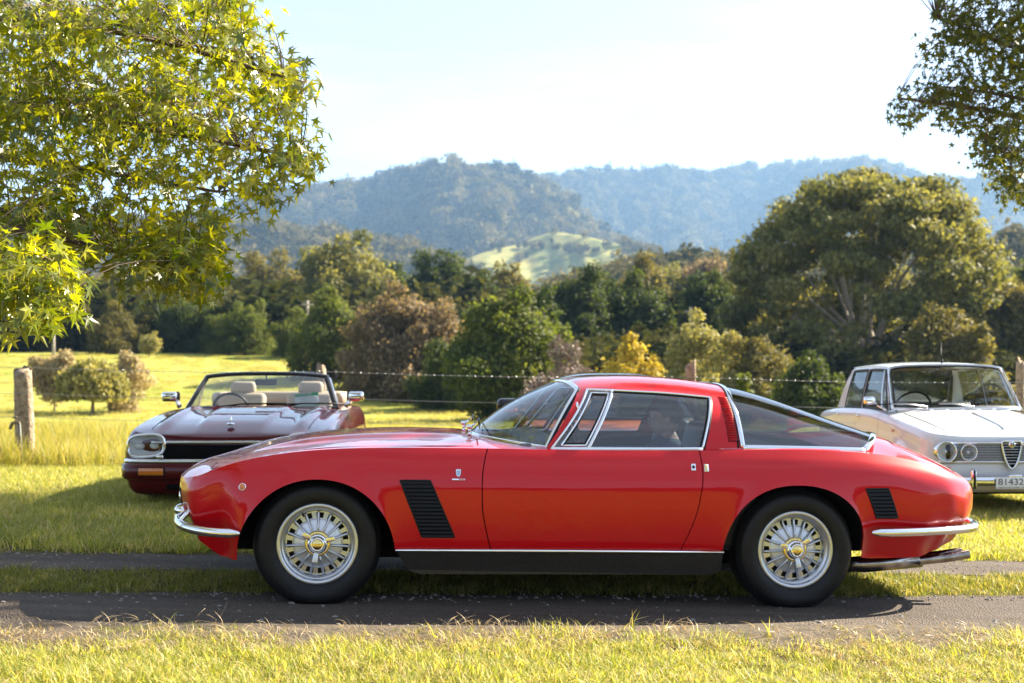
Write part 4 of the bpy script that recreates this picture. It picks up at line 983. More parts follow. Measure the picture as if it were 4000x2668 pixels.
# ------------------------------------------------------------------ trees and bushes of the valley floor
def tr(kindk, xc, ytop, wd, Y, name, label, seed, shape='round', group='trees on the valley floor', cat='tree', **k):
    X = (xc*1.7014-2000)/5000*Y; b = float(gz(X, Y)); zt = CAM_H-(ytop*1.7014-1385)/5000*Y
    return tree(name, kindk, X, Y, b-.05, (zt-b)*.92, wd*1.7014/5000*Y, label, seed, shape=shape, group=group, cat=cat, **k)
def build_trees():
    g1 = 'trees along the far edge of the paddock'; g2 = 'trees of the grove in the middle distance'; g3 = 'bushes standing in the paddock'
    T = [
        ('dark', 30, 690, 170, 130, 'broadleaf_tree', 'dark tree behind the split fence post, under the lowest maple-like leaves', 'round', g1, {}),
        ('olive', 135, 665, 150, 131, 'broadleaf_tree', 'olive tree behind the bush clump, second from the picture edge', 'round', g1, {}),
        ('gum', 238, 640, 150, 142, 'gum_tree', 'tall greyish gum behind the pale willow', 'round', g1, dict(low=.2)),
        ('olive', 268, 715, 110, 122, 'broadleaf_tree', 'round olive tree at the paddock edge above the willow', 'dome', g1, {}),
        ('pale', 342, 768, 46, 116, 'young_tree', 'small yellowish tree on the far paddock edge', 'round', g1, dict(low=.15)),
        ('dark', 440, 688, 135, 125, 'broadleaf_tree', 'dark spreading tree at the paddock edge, between olive tree and green tree', 'dome', g1, {}),
        ('olive', 500, 660, 120, 152, 'broadleaf_tree', 'greyish tree rising behind the dark paddock-edge trees', 'round', g1, {}),
        ('green', 562, 702, 140, 121, 'broadleaf_tree', 'green rounded tree at the paddock edge over the convertible', 'dome', g1, {}),
        ('olive', 632, 620, 150, 168, 'gum_tree', 'tall pale olive gum behind the paddock edge', 'round', g1, dict(low=.12)),
        ('green', 692, 712, 100, 117, 'broadleaf_tree', 'green tree beside the thin utility pole', 'dome', g1, {}),
        ('gum', 782, 557, 168, 150, 'gum_tree', 'tall tan gum with a domed top left of the narrow dark tree', 'round', g2, dict(low=.1, lobes_n=46)),
        ('dark', 893, 583, 84, 160, 'broadleaf_tree', 'narrow dark green tree beside the tan gum', 'round', g2, dict(lobes_n=34)),
        ('dark', 1000, 606, 155, 150, 'broadleaf_tree', 'dark green dome-shaped tree in the grove centre', 'dome', g2, {}),
        ('dark', 1095, 640, 140, 142, 'pine_tree', 'dark flat-topped pine in the grove', 'tiers', g2, {}),
        ('olive', 1182, 634, 110, 152, 'broadleaf_tree', 'olive tree behind the flat-topped pine', 'round', g2, {}),
        ('brown', 940, 672, 310, 92, 'broadleaf_tree', 'wide brown-leaved tree in front of the grove', 'dome', g2, dict(lobes_n=120)),
        ('green', 770, 688, 160, 100, 'broadleaf_tree', 'dense green tree left of the wide brown-leaved tree', 'dome', g2, {}),
        ('green', 1178, 690, 215, 70, 'broadleaf_tree', 'bright green dense tree beside the bare pinkish shrub', 'dome', g2, dict(lobes_n=80)),
        ('dark', 1245, 678, 110, 95, 'pine_tree', 'dark layered tree peeping over the bright green tree', 'tiers', g2, {}),
        ('dark', 1322, 643, 175, 110, 'pine_tree', 'dark tall hedge-like pine left of its twin', 'dome', g2, {}),
        ('dark', 1445, 640, 160, 113, 'pine_tree', 'dark tall pine above the yellow bush', 'dome', g2, {}),
        ('olive', 1472, 622, 135, 132, 'broadleaf_tree', 'olive tree rising behind the dark pines', 'round', g2, {}),
        ('gum', 1526, 598, 92, 205, 'gum_tree', 'small distant gum, the lower of a pair', 'round', g2, {}),
        ('brown', 1612, 582, 105, 205, 'gum_tree', 'distant brownish gum, the taller of a pair', 'round', g2, {}),
        ('dark', 1628, 643, 135, 118, 'pine_tree', 'dark pine touching the big gum', 'dome', g2, {}),
        ('yellow', 1455, 764, 148, 60, 'yellow_bush', 'bright yellow autumn bush behind the red coupe roof', 'dome', g3, {}),
        ('pale', 1605, 727, 150, 75, 'pale_tree', 'pale yellow-green bush between yellow bush and big gum', 'dome', g3, {}),
        ('pink', 1300, 748, 84, 66, 'bare_shrub', 'bare pinkish shrub beside the bright green tree', 'round', g3, dict(dens=.5, limbs=16)),
        ('pink', 1250, 850, 90, 52, 'bare_shrub', 'low pinkish shrub behind the coupe windscreen', 'dome', g3, dict(dens=.6)),
        ('pale', 1632, 826, 46, 45, 'sapling', 'pale sapling left of the other one, beside the fence post', 'round', g3, {}),
        ('green', 1712, 828, 46, 42, 'sapling', 'bright green sapling beyond the coupe rear window', 'round', g3, {}),
        ('olive', 1745, 790, 170, 74, 'undergrowth_bush', 'olive undergrowth bush at the foot of the big gum', 'dome', g3, {}),
        ('dark', 1850, 832, 150, 62, 'undergrowth_bush', 'dark low bush behind the white sedan roof', 'dome', g3, {}),
        ('olive', 1560, 800, 130, 78, 'undergrowth_bush', 'olive bush between the yellow and pale bushes', 'dome', g3, {}),
        ('olive', 2190, 712, 195, 80, 'broadleaf_tree', 'sunlit olive tree in front of the big gum, over the white sedan', 'dome', g2, {}),
        ('olive', 2335, 640, 200, 96, 'broadleaf_tree', 'olive tree right of the big gum at the picture edge', 'dome', g2, {}),
        ('green', 2430, 560, 220, 130, 'broadleaf_tree', 'tall green tree mostly beyond the picture edge behind the gum', 'round', g2, {}),
        ('tan', 125, 806, 98, 78, 'paddock_bush', 'brown-olive bush with short trunk in the paddock', 'round', g3, dict(low=.28)),
        ('tan', 305, 812, 96, 79, 'reed_clump', 'tall brownish reed clump in the paddock', 'dome', g3, dict(depth=3)),
        ('dark', 1040, 790, 150, 84, 'undergrowth_bush', 'dark bush at the foot of the wide brown tree', 'dome', g3, {}),
        ('green', 860, 810, 130, 96, 'undergrowth_bush', 'green bush at the left foot of the brown tree', 'dome', g3, {}),
    ]
    for i, (kk, xc, yt, wd, Y, nm, lab, shp, grp, kw) in enumerate(T):
        tr(kk, xc, yt, wd, Y, nm, lab, 100+i*7, shp, grp, 'bush' if ('bush' in nm or 'shrub' in nm or 'reed' in nm) else 'tree', **kw)
    # the pale willow with hanging shoots
    Y = 75; X = (212*1.7014-2000)/5000*Y; b = float(gz(X, Y)); h = CAM_H-(815*1.7014-1385)/5000*Y-b; rnd = np.random.RandomState(4)
    root = empty('willow_tree', (X, Y, b)); tag(root, 'pale weeping willow in the paddock in front of the reed clump', 'tree', g3)
    w = 155*1.7014/5000*Y; Cs = []; Ts = []
    for k in range(150):
        a = rnd.rand()*6.283; rr = math.sqrt(rnd.rand())*w*.5; top = h*(1-.42*(rr/(w*.5))**2)*(.8+.22*rnd.rand()); ln = (.25+.5*rnd.rand())*h*(.5+.5*rr/(w*.5))
        n = 46; t = rnd.rand(n); Cs.append(np.stack([math.cos(a)*rr+rnd.normal(0, .12, n), math.sin(a)*rr+rnd.normal(0, .12, n), np.maximum(top-t*ln, h*(.24+.14*rnd.rand(n)))], 1)); Ts.append(np.full(n, rnd.rand()))
    C = np.concatenate(Cs); V, Q = leaf_quads(C, .17, rnd, None, 2.0)
    link('crown', quick('crown', V, Q, LM['pale'], np.concatenate(Ts)), None, root)
    link('trunk', branchy((0, 0, 0), C[rnd.choice(len(C), 9)]*[.6, .6, 1.05], .10, rnd, h*.32, M_BARK), M_BARK, root)
    # the big spreading gum
    Y = 100; X = (1990*1.7014-2000)/5000*Y; b = float(gz(X, Y)); h = CAM_H-(403*1.7014-1385)/5000*Y-b; w = 650*1.7014/5000*Y; rnd = np.random.RandomState(21)
    root = empty('gum_tree', (X, Y, b)); tag(root, 'huge spreading gum tree with pale forking limbs behind the white sedan', 'tree', g2)
    L = []
    for k in range(270):
        a = rnd.rand()*6.283; q = math.sqrt(rnd.rand()); e = 1-.52*q**2.6
        lay = rnd.choice([1.0, .8, .62, .45], p=[.5, .22, .17, .11])
        z = h*e*(lay if lay == 1 else lay*(.85+.25*rnd.rand()))-.6
        if lay < .7 and q < .45: continue
        x = math.cos(a)*q*w*.47; y = math.sin(a)*q*w*.40
        z += .9*math.sin(x*.8+1)*math.sin(y*.7)
        r = .75+.8*rnd.rand()**1.5; L.append((x, y, max(z, 1.6), r*1.3, r*1.3, r*.72))
    L = np.array(L); link('crown', lobes_crown(L, 8.0/(.20*.20), .20, rnd, LM['gum'], shell=.35, droop=.9), None, root)
    vf = []
    for k in range(26):
        tgt = L[rnd.randint(len(L)), :3]*[.85, .85, .96]; d = tgt.copy(); k0 = np.array([rnd.normal(0, .35), rnd.normal(0, .25), -.3]); k1 = k0+np.array([d[0]*.12, d[1]*.12, 2.2+rnd.rand()]); k2 = tgt*[.5, .5, .62]+rnd.normal(0, .4, 3)
        r0 = .34 if k < 6 else .20
        vf.append(tube(catmull([k0, k1, k2, tgt], 6), np.linspace(r0, .035, 19), 6))
    link('trunk', mesh('trunk', *join(*vf)), M_BARKP, root)
    # thickets that close the valley floor, uncountable
    rnd = np.random.RandomState(8)
    pr = forest_protos(9, 260, .085, leaf_mat('thicket_leaves', (.022, .030, .010), (.075, .075, .026), .3, 1, .02, objrand=True, tcol=(1.4, 1.3, .6)), 5)
    P = []
    for _ in range(900):
        Y = rnd.uniform(126, 300); X = rnd.uniform(-.55, .6)*Y
        P.append((X, Y, float(gz(X, Y))-.8))
    for _ in range(260):
        Y = rnd.uniform(86, 126); X = rnd.uniform(-.02, .55)*Y
        P.append((X, Y, float(gz(X, Y))-.6))
    P = np.array(P); s = rnd.uniform(4, 9, len(P))*np.where(P[:, 1] > 126, 1.0, .55)
    scatter('thicket', P, np.stack([s*1.1, s*1.1, s*.9], 1), rnd.rand(len(P))*6.28, pr, label='dark thicket of scrub under the valley trees')
    # a wood behind the photographer that the lacquer mirrors
    P = np.array([(rnd.uniform(-110, 110), rnd.uniform(-95, -48), -1.) for _ in range(170)]); s = rnd.uniform(6, 11, len(P))
    scatter('woodland', P, np.stack([s, s, s], 1), rnd.rand(len(P))*6.28, pr, label='distant trees across the meadow')

# ------------------------------------------------------------------ the two star-leaved trees overhanging the scene
M_TWIG = pm('twig_bark', (.075, .05, .035), .9, noise=(9, (.14, .10, .075), .35, .7))
def star_leaf():
    tips = [(90, 1.0), (32, .86), (148, .86), (-22, .62), (202, .62)]
    notch = [(61, .40), (119, .40), (4, .36), (176, .36)]
    c = (0, 0, 0); P = [(c[0], c[1], .0)]
    seq = [(-90, .12), (-55, .24), (-20, .70), (4, .30), (34, .95), (60, .33), (90, 1.08), (120, .33), (146, .95), (176, .30), (200, .70), (235, .24)]
    for a, r in seq:
        x, y = r*math.cos(R(a)), r*math.sin(R(a)); P.append((x*.5, y*.5, -.20*r*r+.10*(abs(x) > .3)))
    n = len(seq); F = [(0, 1+i, 1+(i+1) % n) for i in range(n)]
    # stalk
    P += [(-.012, -.05, .0), (.012, -.05, .0), (.0, -.55, .12)]; F.append((n+1, n+2, n+3))
    return np.array(P), np.array(F)
def leaves_mesh(name, pos, tipdir, size, rnd, mat):
    T, F = star_leaf(); n = len(pos)
    t = tipdir/np.linalg.norm(tipdir, axis=1)[:, None]; nn = rnd.normal(0, .55, (n, 3)); nn[:, 2] += .8
    nn = nn-t*(nn*t).sum(1)[:, None]; nn /= np.linalg.norm(nn, axis=1)[:, None]; x = np.cross(t, nn)
    M = np.stack([x, t, nn], 2)*size[:, None, None]
    V = np.einsum('nij,kj->nki', M, T)+pos[:, None, :]
    Fa = (F[None]+(np.arange(n)*len(T))[:, None, None]).reshape(-1, 3)
    return (quick(name, V.reshape(-1, 3), Fa, mat, np.repeat(rnd.rand(n), len(F))) if n else None), M
def in_poly(u, v, poly):
    p = np.array(poly, float); x0, y0 = p[:, 0], p[:, 1]; x1, y1 = np.roll(x0, -1), np.roll(y0, -1); c = np.zeros(len(u), bool)
    for a, b, cc, d in zip(x0, y0, x1, y1):
        m = ((b > v) != (d > v)) & (u < (cc-a)*(v-b)/(d-b+1e-12)+a); c ^= m
    return c
def star_tree(name, label, trunk, poly, Yr, ncl, extra, nextra, seed, mat, mat1, size, holes=(), limbs=(), nl=11, Yfun=None, more=()):
    rnd = np.random.RandomState(seed); root = empty(name, (trunk[0], trunk[1], float(gz(trunk[0], trunk[1])))); tag(root, label, 'tree', 'star-leaved trees beside the track')
    o = np.array(root.location)
    P = np.array(poly, float)
    C = []
    while len(C) < ncl:
        u = rnd.uniform(P[:, 0].min(), P[:, 0].max()); v = rnd.uniform(P[:, 1].min(), P[:, 1].max())
        if not in_poly(np.array([u]), np.array([v]), P)[0]: continue
        if any(((u-a)/rx)**2+((v-b)/ry)**2 < 1 and rnd.rand() < .93 for a, b, rx, ry in holes): continue
        gap = math.sin(u*.047+1.9*math.sin(v*.031))+math.sin(v*.058+1.7*math.sin(u*.027)+2)
        if gap > .60 and rnd.rand() < .88: continue
        Y = Yfun(u, v, rnd) if Yfun else rnd.uniform(*Yr); C.append(D(u, v, Y))
    for bp, bn, by in more:
        k = 0; bp = np.array(bp, float)
        while k < bn:
            u = rnd.uniform(bp[:, 0].min(), bp[:, 0].max()); v = rnd.uniform(bp[:, 1].min(), bp[:, 1].max())
            if in_poly(np.array([u]), np.array([v]), bp)[0]: C.append(D(u, v, rnd.uniform(*by))); k += 1
    nin = len(C)
    for _ in range(nextra):
        for _t in range(60):
            q = extra(rnd); u = (2000+5000*q[0]/max(q[1], .5))/1.7014; v = (1385-5000*(q[2]-CAM_H)/max(q[1], .5))/1.7014
            if q[1] < .6 or u < -40 or u > 2391 or v < -110: C.append(q); break
    C = np.array(C)
    # limbs
    vf = []; nodes = []
    th = trunk[2]; vf.append(tube(catmull([o-[0, 0, .3], o+[.05, .02, th*.5], o+[.1, 0, th], o+[.15, .05, th*1.9]], 6), np.linspace(.17, .06, 19), 10))
    for (q, z0) in limbs:
        a = o+np.array([.08, 0, z0]); q = np.array(q); L = np.linalg.norm(q-a); k1 = a+(q-a)*.35+np.array([0, 0, .10*L]); k2 = a+(q-a)*.7+np.array([0, 0, .06*L])+rnd.normal(0, .06, 3)
        pth = catmull([a, k1, k2, q], 10); vf.append(tube(pth, np.linspace(.055, .010, len(pth)), 7)); nodes.append(pth)
    nodes = np.concatenate(nodes)
    pos, tip, szl = [], [], []
    for i, c in enumerate(C):
        d2 = ((nodes-c)**2).sum(1); nd = nodes[np.argmin(d2+.15*rnd.rand(len(d2)))]
        dist = np.linalg.norm(c-nd)
        if i < nin or i % 3 == 0:
            mid = nd+(c-nd)*.5+rnd.normal(0, .05, 3)+[0, 0, .08*dist]
            vf.append(tube(catmull([nd, mid, c], 3), np.linspace(.0055 if dist > .5 else .004, .0014, 7), 3, caps=False))
        k = rnd.randint(nl-4, nl+5); dr = (c-nd)/(dist+1e-6)
        f = rnd.rand(k); off = np.clip(rnd.normal(0, 1, (k, 3)), -1.6, 1.6)*(.085 if i < nin else .17); szl.append(np.full(k, 1. if i < nin else 1.45))
        p = c-dr*(f[:, None]*.22)+off; pos.append(p); tip.append(off*6+dr*.5+rnd.normal(0, .35, (k, 3))+[0, 0, -.75])
    link('trunk', mesh('trunk', *[x if i else np.array(x)-o for i, x in enumerate(join(*vf))]), M_TWIG, root)
    pos = np.concatenate(pos); tip = np.concatenate(tip); sz = size*rnd.uniform(.55, 1.25, len(pos))*np.concatenate(szl); big = np.arange(len(pos)) >= 0
    # the leaves that show largest become parts of their own
    u = (2000+5000*pos[:, 0]/np.maximum(pos[:, 1], .3))/1.7014; v = (1385-5000*(pos[:, 2]-CAM_H)/np.maximum(pos[:, 1], .3))/1.7014
    vis = (u > 2) & (u < 2349) & (v > 2) & (v < 1100); app = np.where(vis, sz/pos[:, 1], 0); order = np.argsort(-app)[:290]
    rest = np.setdiff1d(np.arange(len(pos)), order)
    me, _ = leaves_mesh('foliage', pos[rest]-o, tip[rest], sz[rest], rnd, mat); lo = link('foliage', me, None, root); lo['kind'] = 'stuff'
    T, F = star_leaf(); tmpl = mesh('leaf', T, F, False); tmpl.materials.append(mat1)
    t = tip[order]/np.linalg.norm(tip[order], axis=1)[:, None]; nn = rnd.normal(0, .55, (len(order), 3)); nn[:, 2] += .8
    nn = nn-t*(nn*t).sum(1)[:, None]; nn /= np.linalg.norm(nn, axis=1)[:, None]; x = np.cross(t, nn)
    for i, k in enumerate(order):
        lf = bpy.data.objects.new('leaf', tmpl); COL.objects.link(lf); lf.parent = root
        M3 = Matrix(np.stack([x[i], t[i], nn[i]], 1).tolist()); lf.location = Vector((pos[k]-o).tolist()); lf.rotation_euler = M3.to_euler(); lf.scale = (sz[k],)*3
    return root
def build_star_trees():
    LA = leaf_mat('star_leaves', (.055, .095, .010), (.27, .28, .022), .50, .26, .7, tcol=(2.1, 1.85, .3))
    LA1 = leaf_mat('star_leaf_single', (.055, .095, .010), (.27, .28, .022), .50, .26, .7, objrand=True, tcol=(2.1, 1.85, .3))
    LB = leaf_mat('star_leaves_dark', (.036, .066, .014), (.15, .17, .022), .45, .4, .35, tcol=(1.7, 1.35, .3))
    LB1 = leaf_mat('star_leaf_dark_single', (.036, .066, .014), (.15, .17, .022), .45, .4, .35, objrand=True, tcol=(1.7, 1.35, .3))
    poly = [(-60, -60), (585, -60), (590, 30), (612, 90), (600, 120), (650, 140), (695, 128), (722, 150), (716, 190), (690, 230), (712, 300), (728, 350), (716, 395), (690, 405), (655, 440), (625, 470), (585, 480), (545, 500), (520, 540), (505, 570), (505, 620), (480, 635), (455, 620), (435, 665), (400, 665), (350, 635), (300, 610), (250, 575), (215, 580), (190, 620), (165, 665), (140, 700), (95, 715), (40, 720), (-60, 730)]
    def yf(u, v, rnd):
        near = max(0, min(1, (v-560)/200.))*max(0, min(1, (240-u)/200.))
        return rnd.uniform(7.4, 10.8)*(1-.30*near)
    def ex(rnd):
        while True:
            q = rnd.normal(size=3); q /= np.linalg.norm(q); q = q*rnd.rand()**.33*[4.2, 3.6, 3.0]+[-5.8, 9.2, 5.2]
            if q[2] > 2.0: return tuple(q)
    lim = [(D(560, 120, 9.0), 3.0), (D(700, 190, 8.6), 2.9), (D(690, 360, 8.4), 2.5), (D(500, 440, 8.8), 2.1), (D(460, 620, 8.2), 1.9), (D(300, 60, 9.2), 3.3), (D(120, 700, 6.6), 1.8), (D(250, 520, 8.8), 2.0), (D(320, 250, 9.4), 2.6), (D(420, 620, 9.4), 1.9),
           ((-7.5, 11.5, 6.5), 3.2), ((-4.0, 11.5, 6.8), 3.3), ((-8.5, 7.5, 6.0), 3.0), ((-4.5, 7.5, 6.4), 3.3)]
    star_tree('star_leaved_tree', 'sunlit yellow-green star-leaved tree hanging over the maroon convertible', (-6.4, 9.2, 1.9), poly, (7.4, 10.4), 780, ex, 300, 31, LA, LA1, .135,
              holes=((95, 290, 50, 22), (150, 300, 30, 18), (360, 490, 40, 14), (560, 190, 30, 20), (470, 300, 28, 16), (330, 560, 50, 20), (590, 320, 24, 16), (40, 640, 20, 14), (640, 250, 26, 20)), limbs=lim, Yfun=yf, more=(([(-30, 560), (190, 575), (160, 650), (130, 705), (90, 725), (-30, 735)], 60, (5.6, 6.6)), ([(250, 540), (500, 545), (505, 615), (470, 635), (430, 665), (380, 655), (300, 610)], 50, (7.2, 8.6))))
    poly = [(2150, -60), (2420, -60), (2420, 470), (2351, 470), (2310, 455), (2285, 425), (2255, 400), (2225, 390), (2222, 360), (2235, 335), (2195, 318), (2150, 308), (2110, 298), (2065, 268), (2050, 262), (2020, 262), (2000, 215), (2012, 206), (2050, 232), (2090, 228), (2120, 200), (2130, 165), (2150, 150), (2115, 110), (2125, 92), (2155, 96), (2175, 60), (2165, 30)]
    def ex2(rnd):  # unseen crown above the view, shaped so its shade covers the left lawn
        while True:
            q = rnd.normal(size=3); q /= np.linalg.norm(q); q = q*rnd.rand()**.33*[4.3, 3.5, 1.3]+[4.0, 13.7, 6.4]
            if q[2] > 2.2 and q[2]*.74 < q[1]-5.9 and q[0] > 1.5 and not (q[0] < 3.4 and q[1] < 12.4): return tuple(q)
    lim = [(D(2060, 225, 12), 2.8), (D(2150, 40, 12), 3.2), (D(2200, 200, 12.3), 2.9), (D(2260, 330, 12), 2.3), (D(2300, 420, 12.4), 2.1), (D(2340, 160, 12.2), 3.0), ((2.6, 13.5, 6.1), 3.6), ((4.5, 15.2, 6.6), 3.6), ((8.8, 12.6, 6.0), 3.4), ((5.5, 12, 6.3), 3.6)]
    star_tree('star_leaved_tree', 'darker star-leaved tree reaching in over the white sedan', (7.4, 13.2, 2.1), poly, (11.2, 13.2), 380, ex2, 2300, 47, LB, LB1, .115,
              holes=((2255, 238, 26, 12), (2240, 300, 20, 10), (2150, 190, 14, 10), (2210, 95, 20, 12), (2190, 150, 18, 10), (2290, 250, 14, 10), (2330, 330, 20, 9)), limbs=lim)
# ------------------------------------------------------------------ grass, gravel, fence, tap, pole
def blade_tuft(seed, n, rad, h0, h1, wid, bend, mat, seg=3):
    rnd = np.random.RandomState(seed); Vs = []; Qs = []; k = 0; T = []
    for _ in range(n):
        a = rnd.rand()*6.283; r = math.sqrt(rnd.rand())*rad; p = np.array([math.cos(a)*r, math.sin(a)*r, -.006]); h = rnd.uniform(h0, h1)
        d = rnd.rand()*6.283; lean = np.array([math.cos(d), math.sin(d), 0]); side = np.array([-lean[1], lean[0], 0]); b = bend*rnd.uniform(.3, 1.3)
        side = side*math.cos(rnd.rand()*1.5)+lean*.3*rnd.normal()
        w = wid*rnd.uniform(.6, 1.3); c = rnd.rand()
        for s in range(seg+1):
            t = s/seg; q = p+np.array([0, 0, h*(t-.35*b*t*t)])+lean*h*b*t*t; ww = w*(1-t**1.6)*.5+.0002
            Vs += [q-side*ww, q+side*ww]
        for s in range(seg): Qs.append((k+2*s, k+2*s+1, k+2*s+3, k+2*s+2)); T.append(c)
        k += 2*(seg+1)
    return quick('tuft', np.array(Vs), np.array(Qs), mat, np.array(T))
def grass_mat(name, c0, c1, dry, dryp, trans=.45, tcol=(1.45, 1.35, .5)):
    m = bpy.data.materials.new(name); m.use_nodes = True; nt = m.node_tree; N = nt.nodes; Lk = nt.links; b = N['Principled BSDF']; out = N['Material Output']
    b.inputs['Roughness'].default_value = .5; b.inputs['Specular IOR Level'].default_value = .3
    a = N.new('ShaderNodeAttribute'); a.attribute_name = 'tint'; oi = N.new('ShaderNodeObjectInfo')
    r = N.new('ShaderNodeValToRGB'); e = r.color_ramp.elements; e[0].color = (*c0, 1); e[1].color = (*c1, 1); e[1].position = 1-dryp-.12; x = e.new(1-dryp); x.color = (*dry, 1)
    ad = N.new('ShaderNodeMath'); ad.operation = 'MULTIPLY_ADD'; ad.inputs[1].default_value = .75; Lk.new(a.outputs['Fac'], ad.inputs[0]); ml = N.new('ShaderNodeMath'); ml.operation = 'MULTIPLY'; ml.inputs[1].default_value = .25; Lk.new(oi.outputs['Random'], ml.inputs[0]); Lk.new(ml.outputs[0], ad.inputs[2])
    Lk.new(ad.outputs[0], r.inputs[0]); Lk.new(r.outputs[0], b.inputs['Base Color'])
    t = N.new('ShaderNodeBsdfTranslucent'); hs = N.new('ShaderNodeMixRGB'); hs.blend_type = 'MULTIPLY'; hs.inputs[0].default_value = 1; hs.inputs[2].default_value = (*tcol, 1); Lk.new(r.outputs[0], hs.inputs[1]); Lk.new(hs.outputs[0], t.inputs[0])
    mi = N.new('ShaderNodeMixShader'); mi.inputs[0].default_value = trans; Lk.new(b.outputs[0], mi.inputs[1]); Lk.new(t.outputs[0], mi.inputs[2]); Lk.new(mi.outputs[0], out.inputs[0]); return m
def field(x0, x1, y0, y1, n, seed, keep=None):
    rnd = np.random.RandomState(seed); X = rnd.uniform(x0, x1, n); Y = rnd.uniform(y0, y1, n)
    if keep is not None:
        k = keep(X, Y, rnd); X, Y = X[k], Y[k]
    return np.stack([X, Y, gz(X, Y)], 1), rnd
def lowf(X, Y, s, ph=0):      # smooth pseudo-noise in 0..1
    return .5+.25*(np.sin(X*s+ph+1.7*np.sin(Y*s*.6))+np.sin(Y*s*1.37+1.1*ph+1.3*np.sin(X*s*.8)))
def build_grass():
    GL = grass_mat('lawn_blades', (.14, .19, .026), (.36, .385, .080), (.56, .48, .25), .24)
    GS = grass_mat('strip_blades', (.085, .12, .018), (.22, .235, .045), (.40, .33, .16), .24)
    GT = grass_mat('tall_grass_blades', (.15, .19, .028), (.32, .31, .070), (.46, .38, .16), .30)
    GD = grass_mat('straw_blades', (.22, .16, .085), (.38, .29, .16), (.50, .40, .24), .3, .3, (1.2, 1.1, .8))
    lawn = [blade_tuft(i, 40, .085, .03, .085, .0068, .95, GL) for i in range(7)]
    strip = [blade_tuft(20+i, 44, .08, .020, .052, .0046, .8, GS) for i in range(6)]
    tall = [blade_tuft(40+i, 46, .22, .20, .52, .009, .55, GT, 4) for i in range(6)]
    straw = [blade_tuft(60+i, 18, .09, .015, .048, .0040, 1.5, GD, 4) for i in range(5)]
    weed = [blade_tuft(80+i, 9, .03, .05, .12, .008, 1.1, GL, 4) for i in range(4)]
    near = lambda X: 6.03+.14*X      # front edge of the near rut
    def k1(X, Y, r): return Y < near(X)-.34+.10*np.sin(X*3.1)+.07*np.sin(X*7.7+1)+r.normal(0, .10, len(X))
    k1b = lambda X, Y, r: k1(X, Y, r) & (r.rand(len(X)) < .45+.6*lowf(X, Y, 3.7, 1.)*1.2)
    P, r = field(-5.2, 5.2, 3.7, 6.7, 19000, 1, k1b); s = r.uniform(.55, 1.2, len(P))*(.65+.6*lowf(P[:, 0], P[:, 1], 2.2))
    scatter('lawn_grass', P, s, r.rand(len(P))*6.28, lawn, .12, 'short sunlit grass in the foreground')
    dry = [blade_tuft(90+i, 34, .08, .012, .04, .0050, 1.3, GD, 3) for i in range(4)]
    P, r = field(-5.2, 5.2, 3.7, 6.4, 9000, 13, lambda X, Y, r: (Y < near(X)-.12) & (lowf(X+.7*Y, Y, 2.9, 4.) > .60+.12*r.rand(len(X)))); scatter('dry_grass', P, r.uniform(.7, 1.3, len(P)), r.rand(len(P))*6.28, dry, .25, 'dry patches in the foreground lawn')
    P, r = field(-7, 7, 8.2, 13, 9000, 14, lambda X, Y, r: (Y > 8.4+.14*X) & (lowf(X+.7*Y, Y, 1.6, 1.) > .62+.12*r.rand(len(X)))); scatter('dry_grass', P, r.uniform(.8, 1.4, len(P)), r.rand(len(P))*6.28, dry, .25, 'dry patches in the lawn by the parked cars')
    P, r = field(-7, 7, -3.5, 3.7, 8500, 11); scatter('lawn_grass', P, r.uniform(.9, 1.6, len(P)), r.rand(len(P))*6.28, lawn, .12, 'lawn on the near side of the track')
    P, r = field(-5.2, 5.2, 3.7, 6.8, 9500, 2, lambda X, Y, r: (Y < near(X)-.10+r.normal(0, .06, len(X))) & (r.rand(len(X)) < np.where(Y > near(X)-.5, .95, .16)))
    scatter('straw', P, r.uniform(.7, 1.5, len(P)), r.rand(len(P))*6.28, straw, .3, 'dry straw along the edge of the rut')
    P, r = field(-5.2, 5.2, 4.6, 6.9, 2600, 12, lambda X, Y, r: (Y > near(X)-.42) & (Y < near(X)+.03) & (lowf(X, Y*1.5, 5.3, 2.) > .56)); scatter('verge_grass', P, r.uniform(.5, 1.0, len(P)), r.rand(len(P))*6.28, strip, .2, 'patchy grass creeping over the dirt verge')
    P, r = field(-5, 5, 4.6, 6.6, 420, 3, lambda X, Y, r: (np.abs(Y-(near(X)-.30)) < .22))
    scatter('verge_weeds', P, r.uniform(.6, 1.2, len(P)), r.rand(len(P))*6.28, weed, .2, 'taller weeds along the near verge')
    mid = lambda X, Y, r: (Y > 6.93+.14*X+r.normal(0, .03, len(X))) & (Y < 7.56+.14*X+r.normal(0, .03, len(X)))
    P, r = field(-10, 10, 5.6, 9.0, 21000, 4, mid)
    scatter('strip_grass', P, r.uniform(.75, 1.35, len(P)), r.rand(len(P))*6.28, strip, .12, 'grass strip between the two wheel ruts')
    P, r = field(-10, 10, 5.6, 9.0, 3200, 5, lambda X, Y, r: (np.abs(Y-(6.93+.14*X)) < .06) | (np.abs(Y-(8.24+.14*X)) < .08))
    scatter('straw', P, r.uniform(.5, 1.0, len(P)), r.rand(len(P))*6.28, straw, .3, 'dry straw along the grass strip')
    back = lambda X, Y, r: (Y > 8.27+.14*X+r.normal(0, .05, len(X))) & (np.abs(X) < .46*Y+1.5)
    P, r = field(-9.5, 9.5, 7.2, 16.6, 30000, 6, back); s = r.uniform(.8, 1.5, len(P))
    scatter('lawn_grass', P, s, r.rand(len(P))*6.28, lawn, .12, 'lawn around the parked cars')
    def kt(X, Y, r): return (np.abs(X) < .48*Y+2) & (Y > 16.2+.35*np.sin(X*1.3)+r.normal(0, .15, len(X)))
    P, r = field(-16, 16, 15.6, 30, 15000, 7, kt)
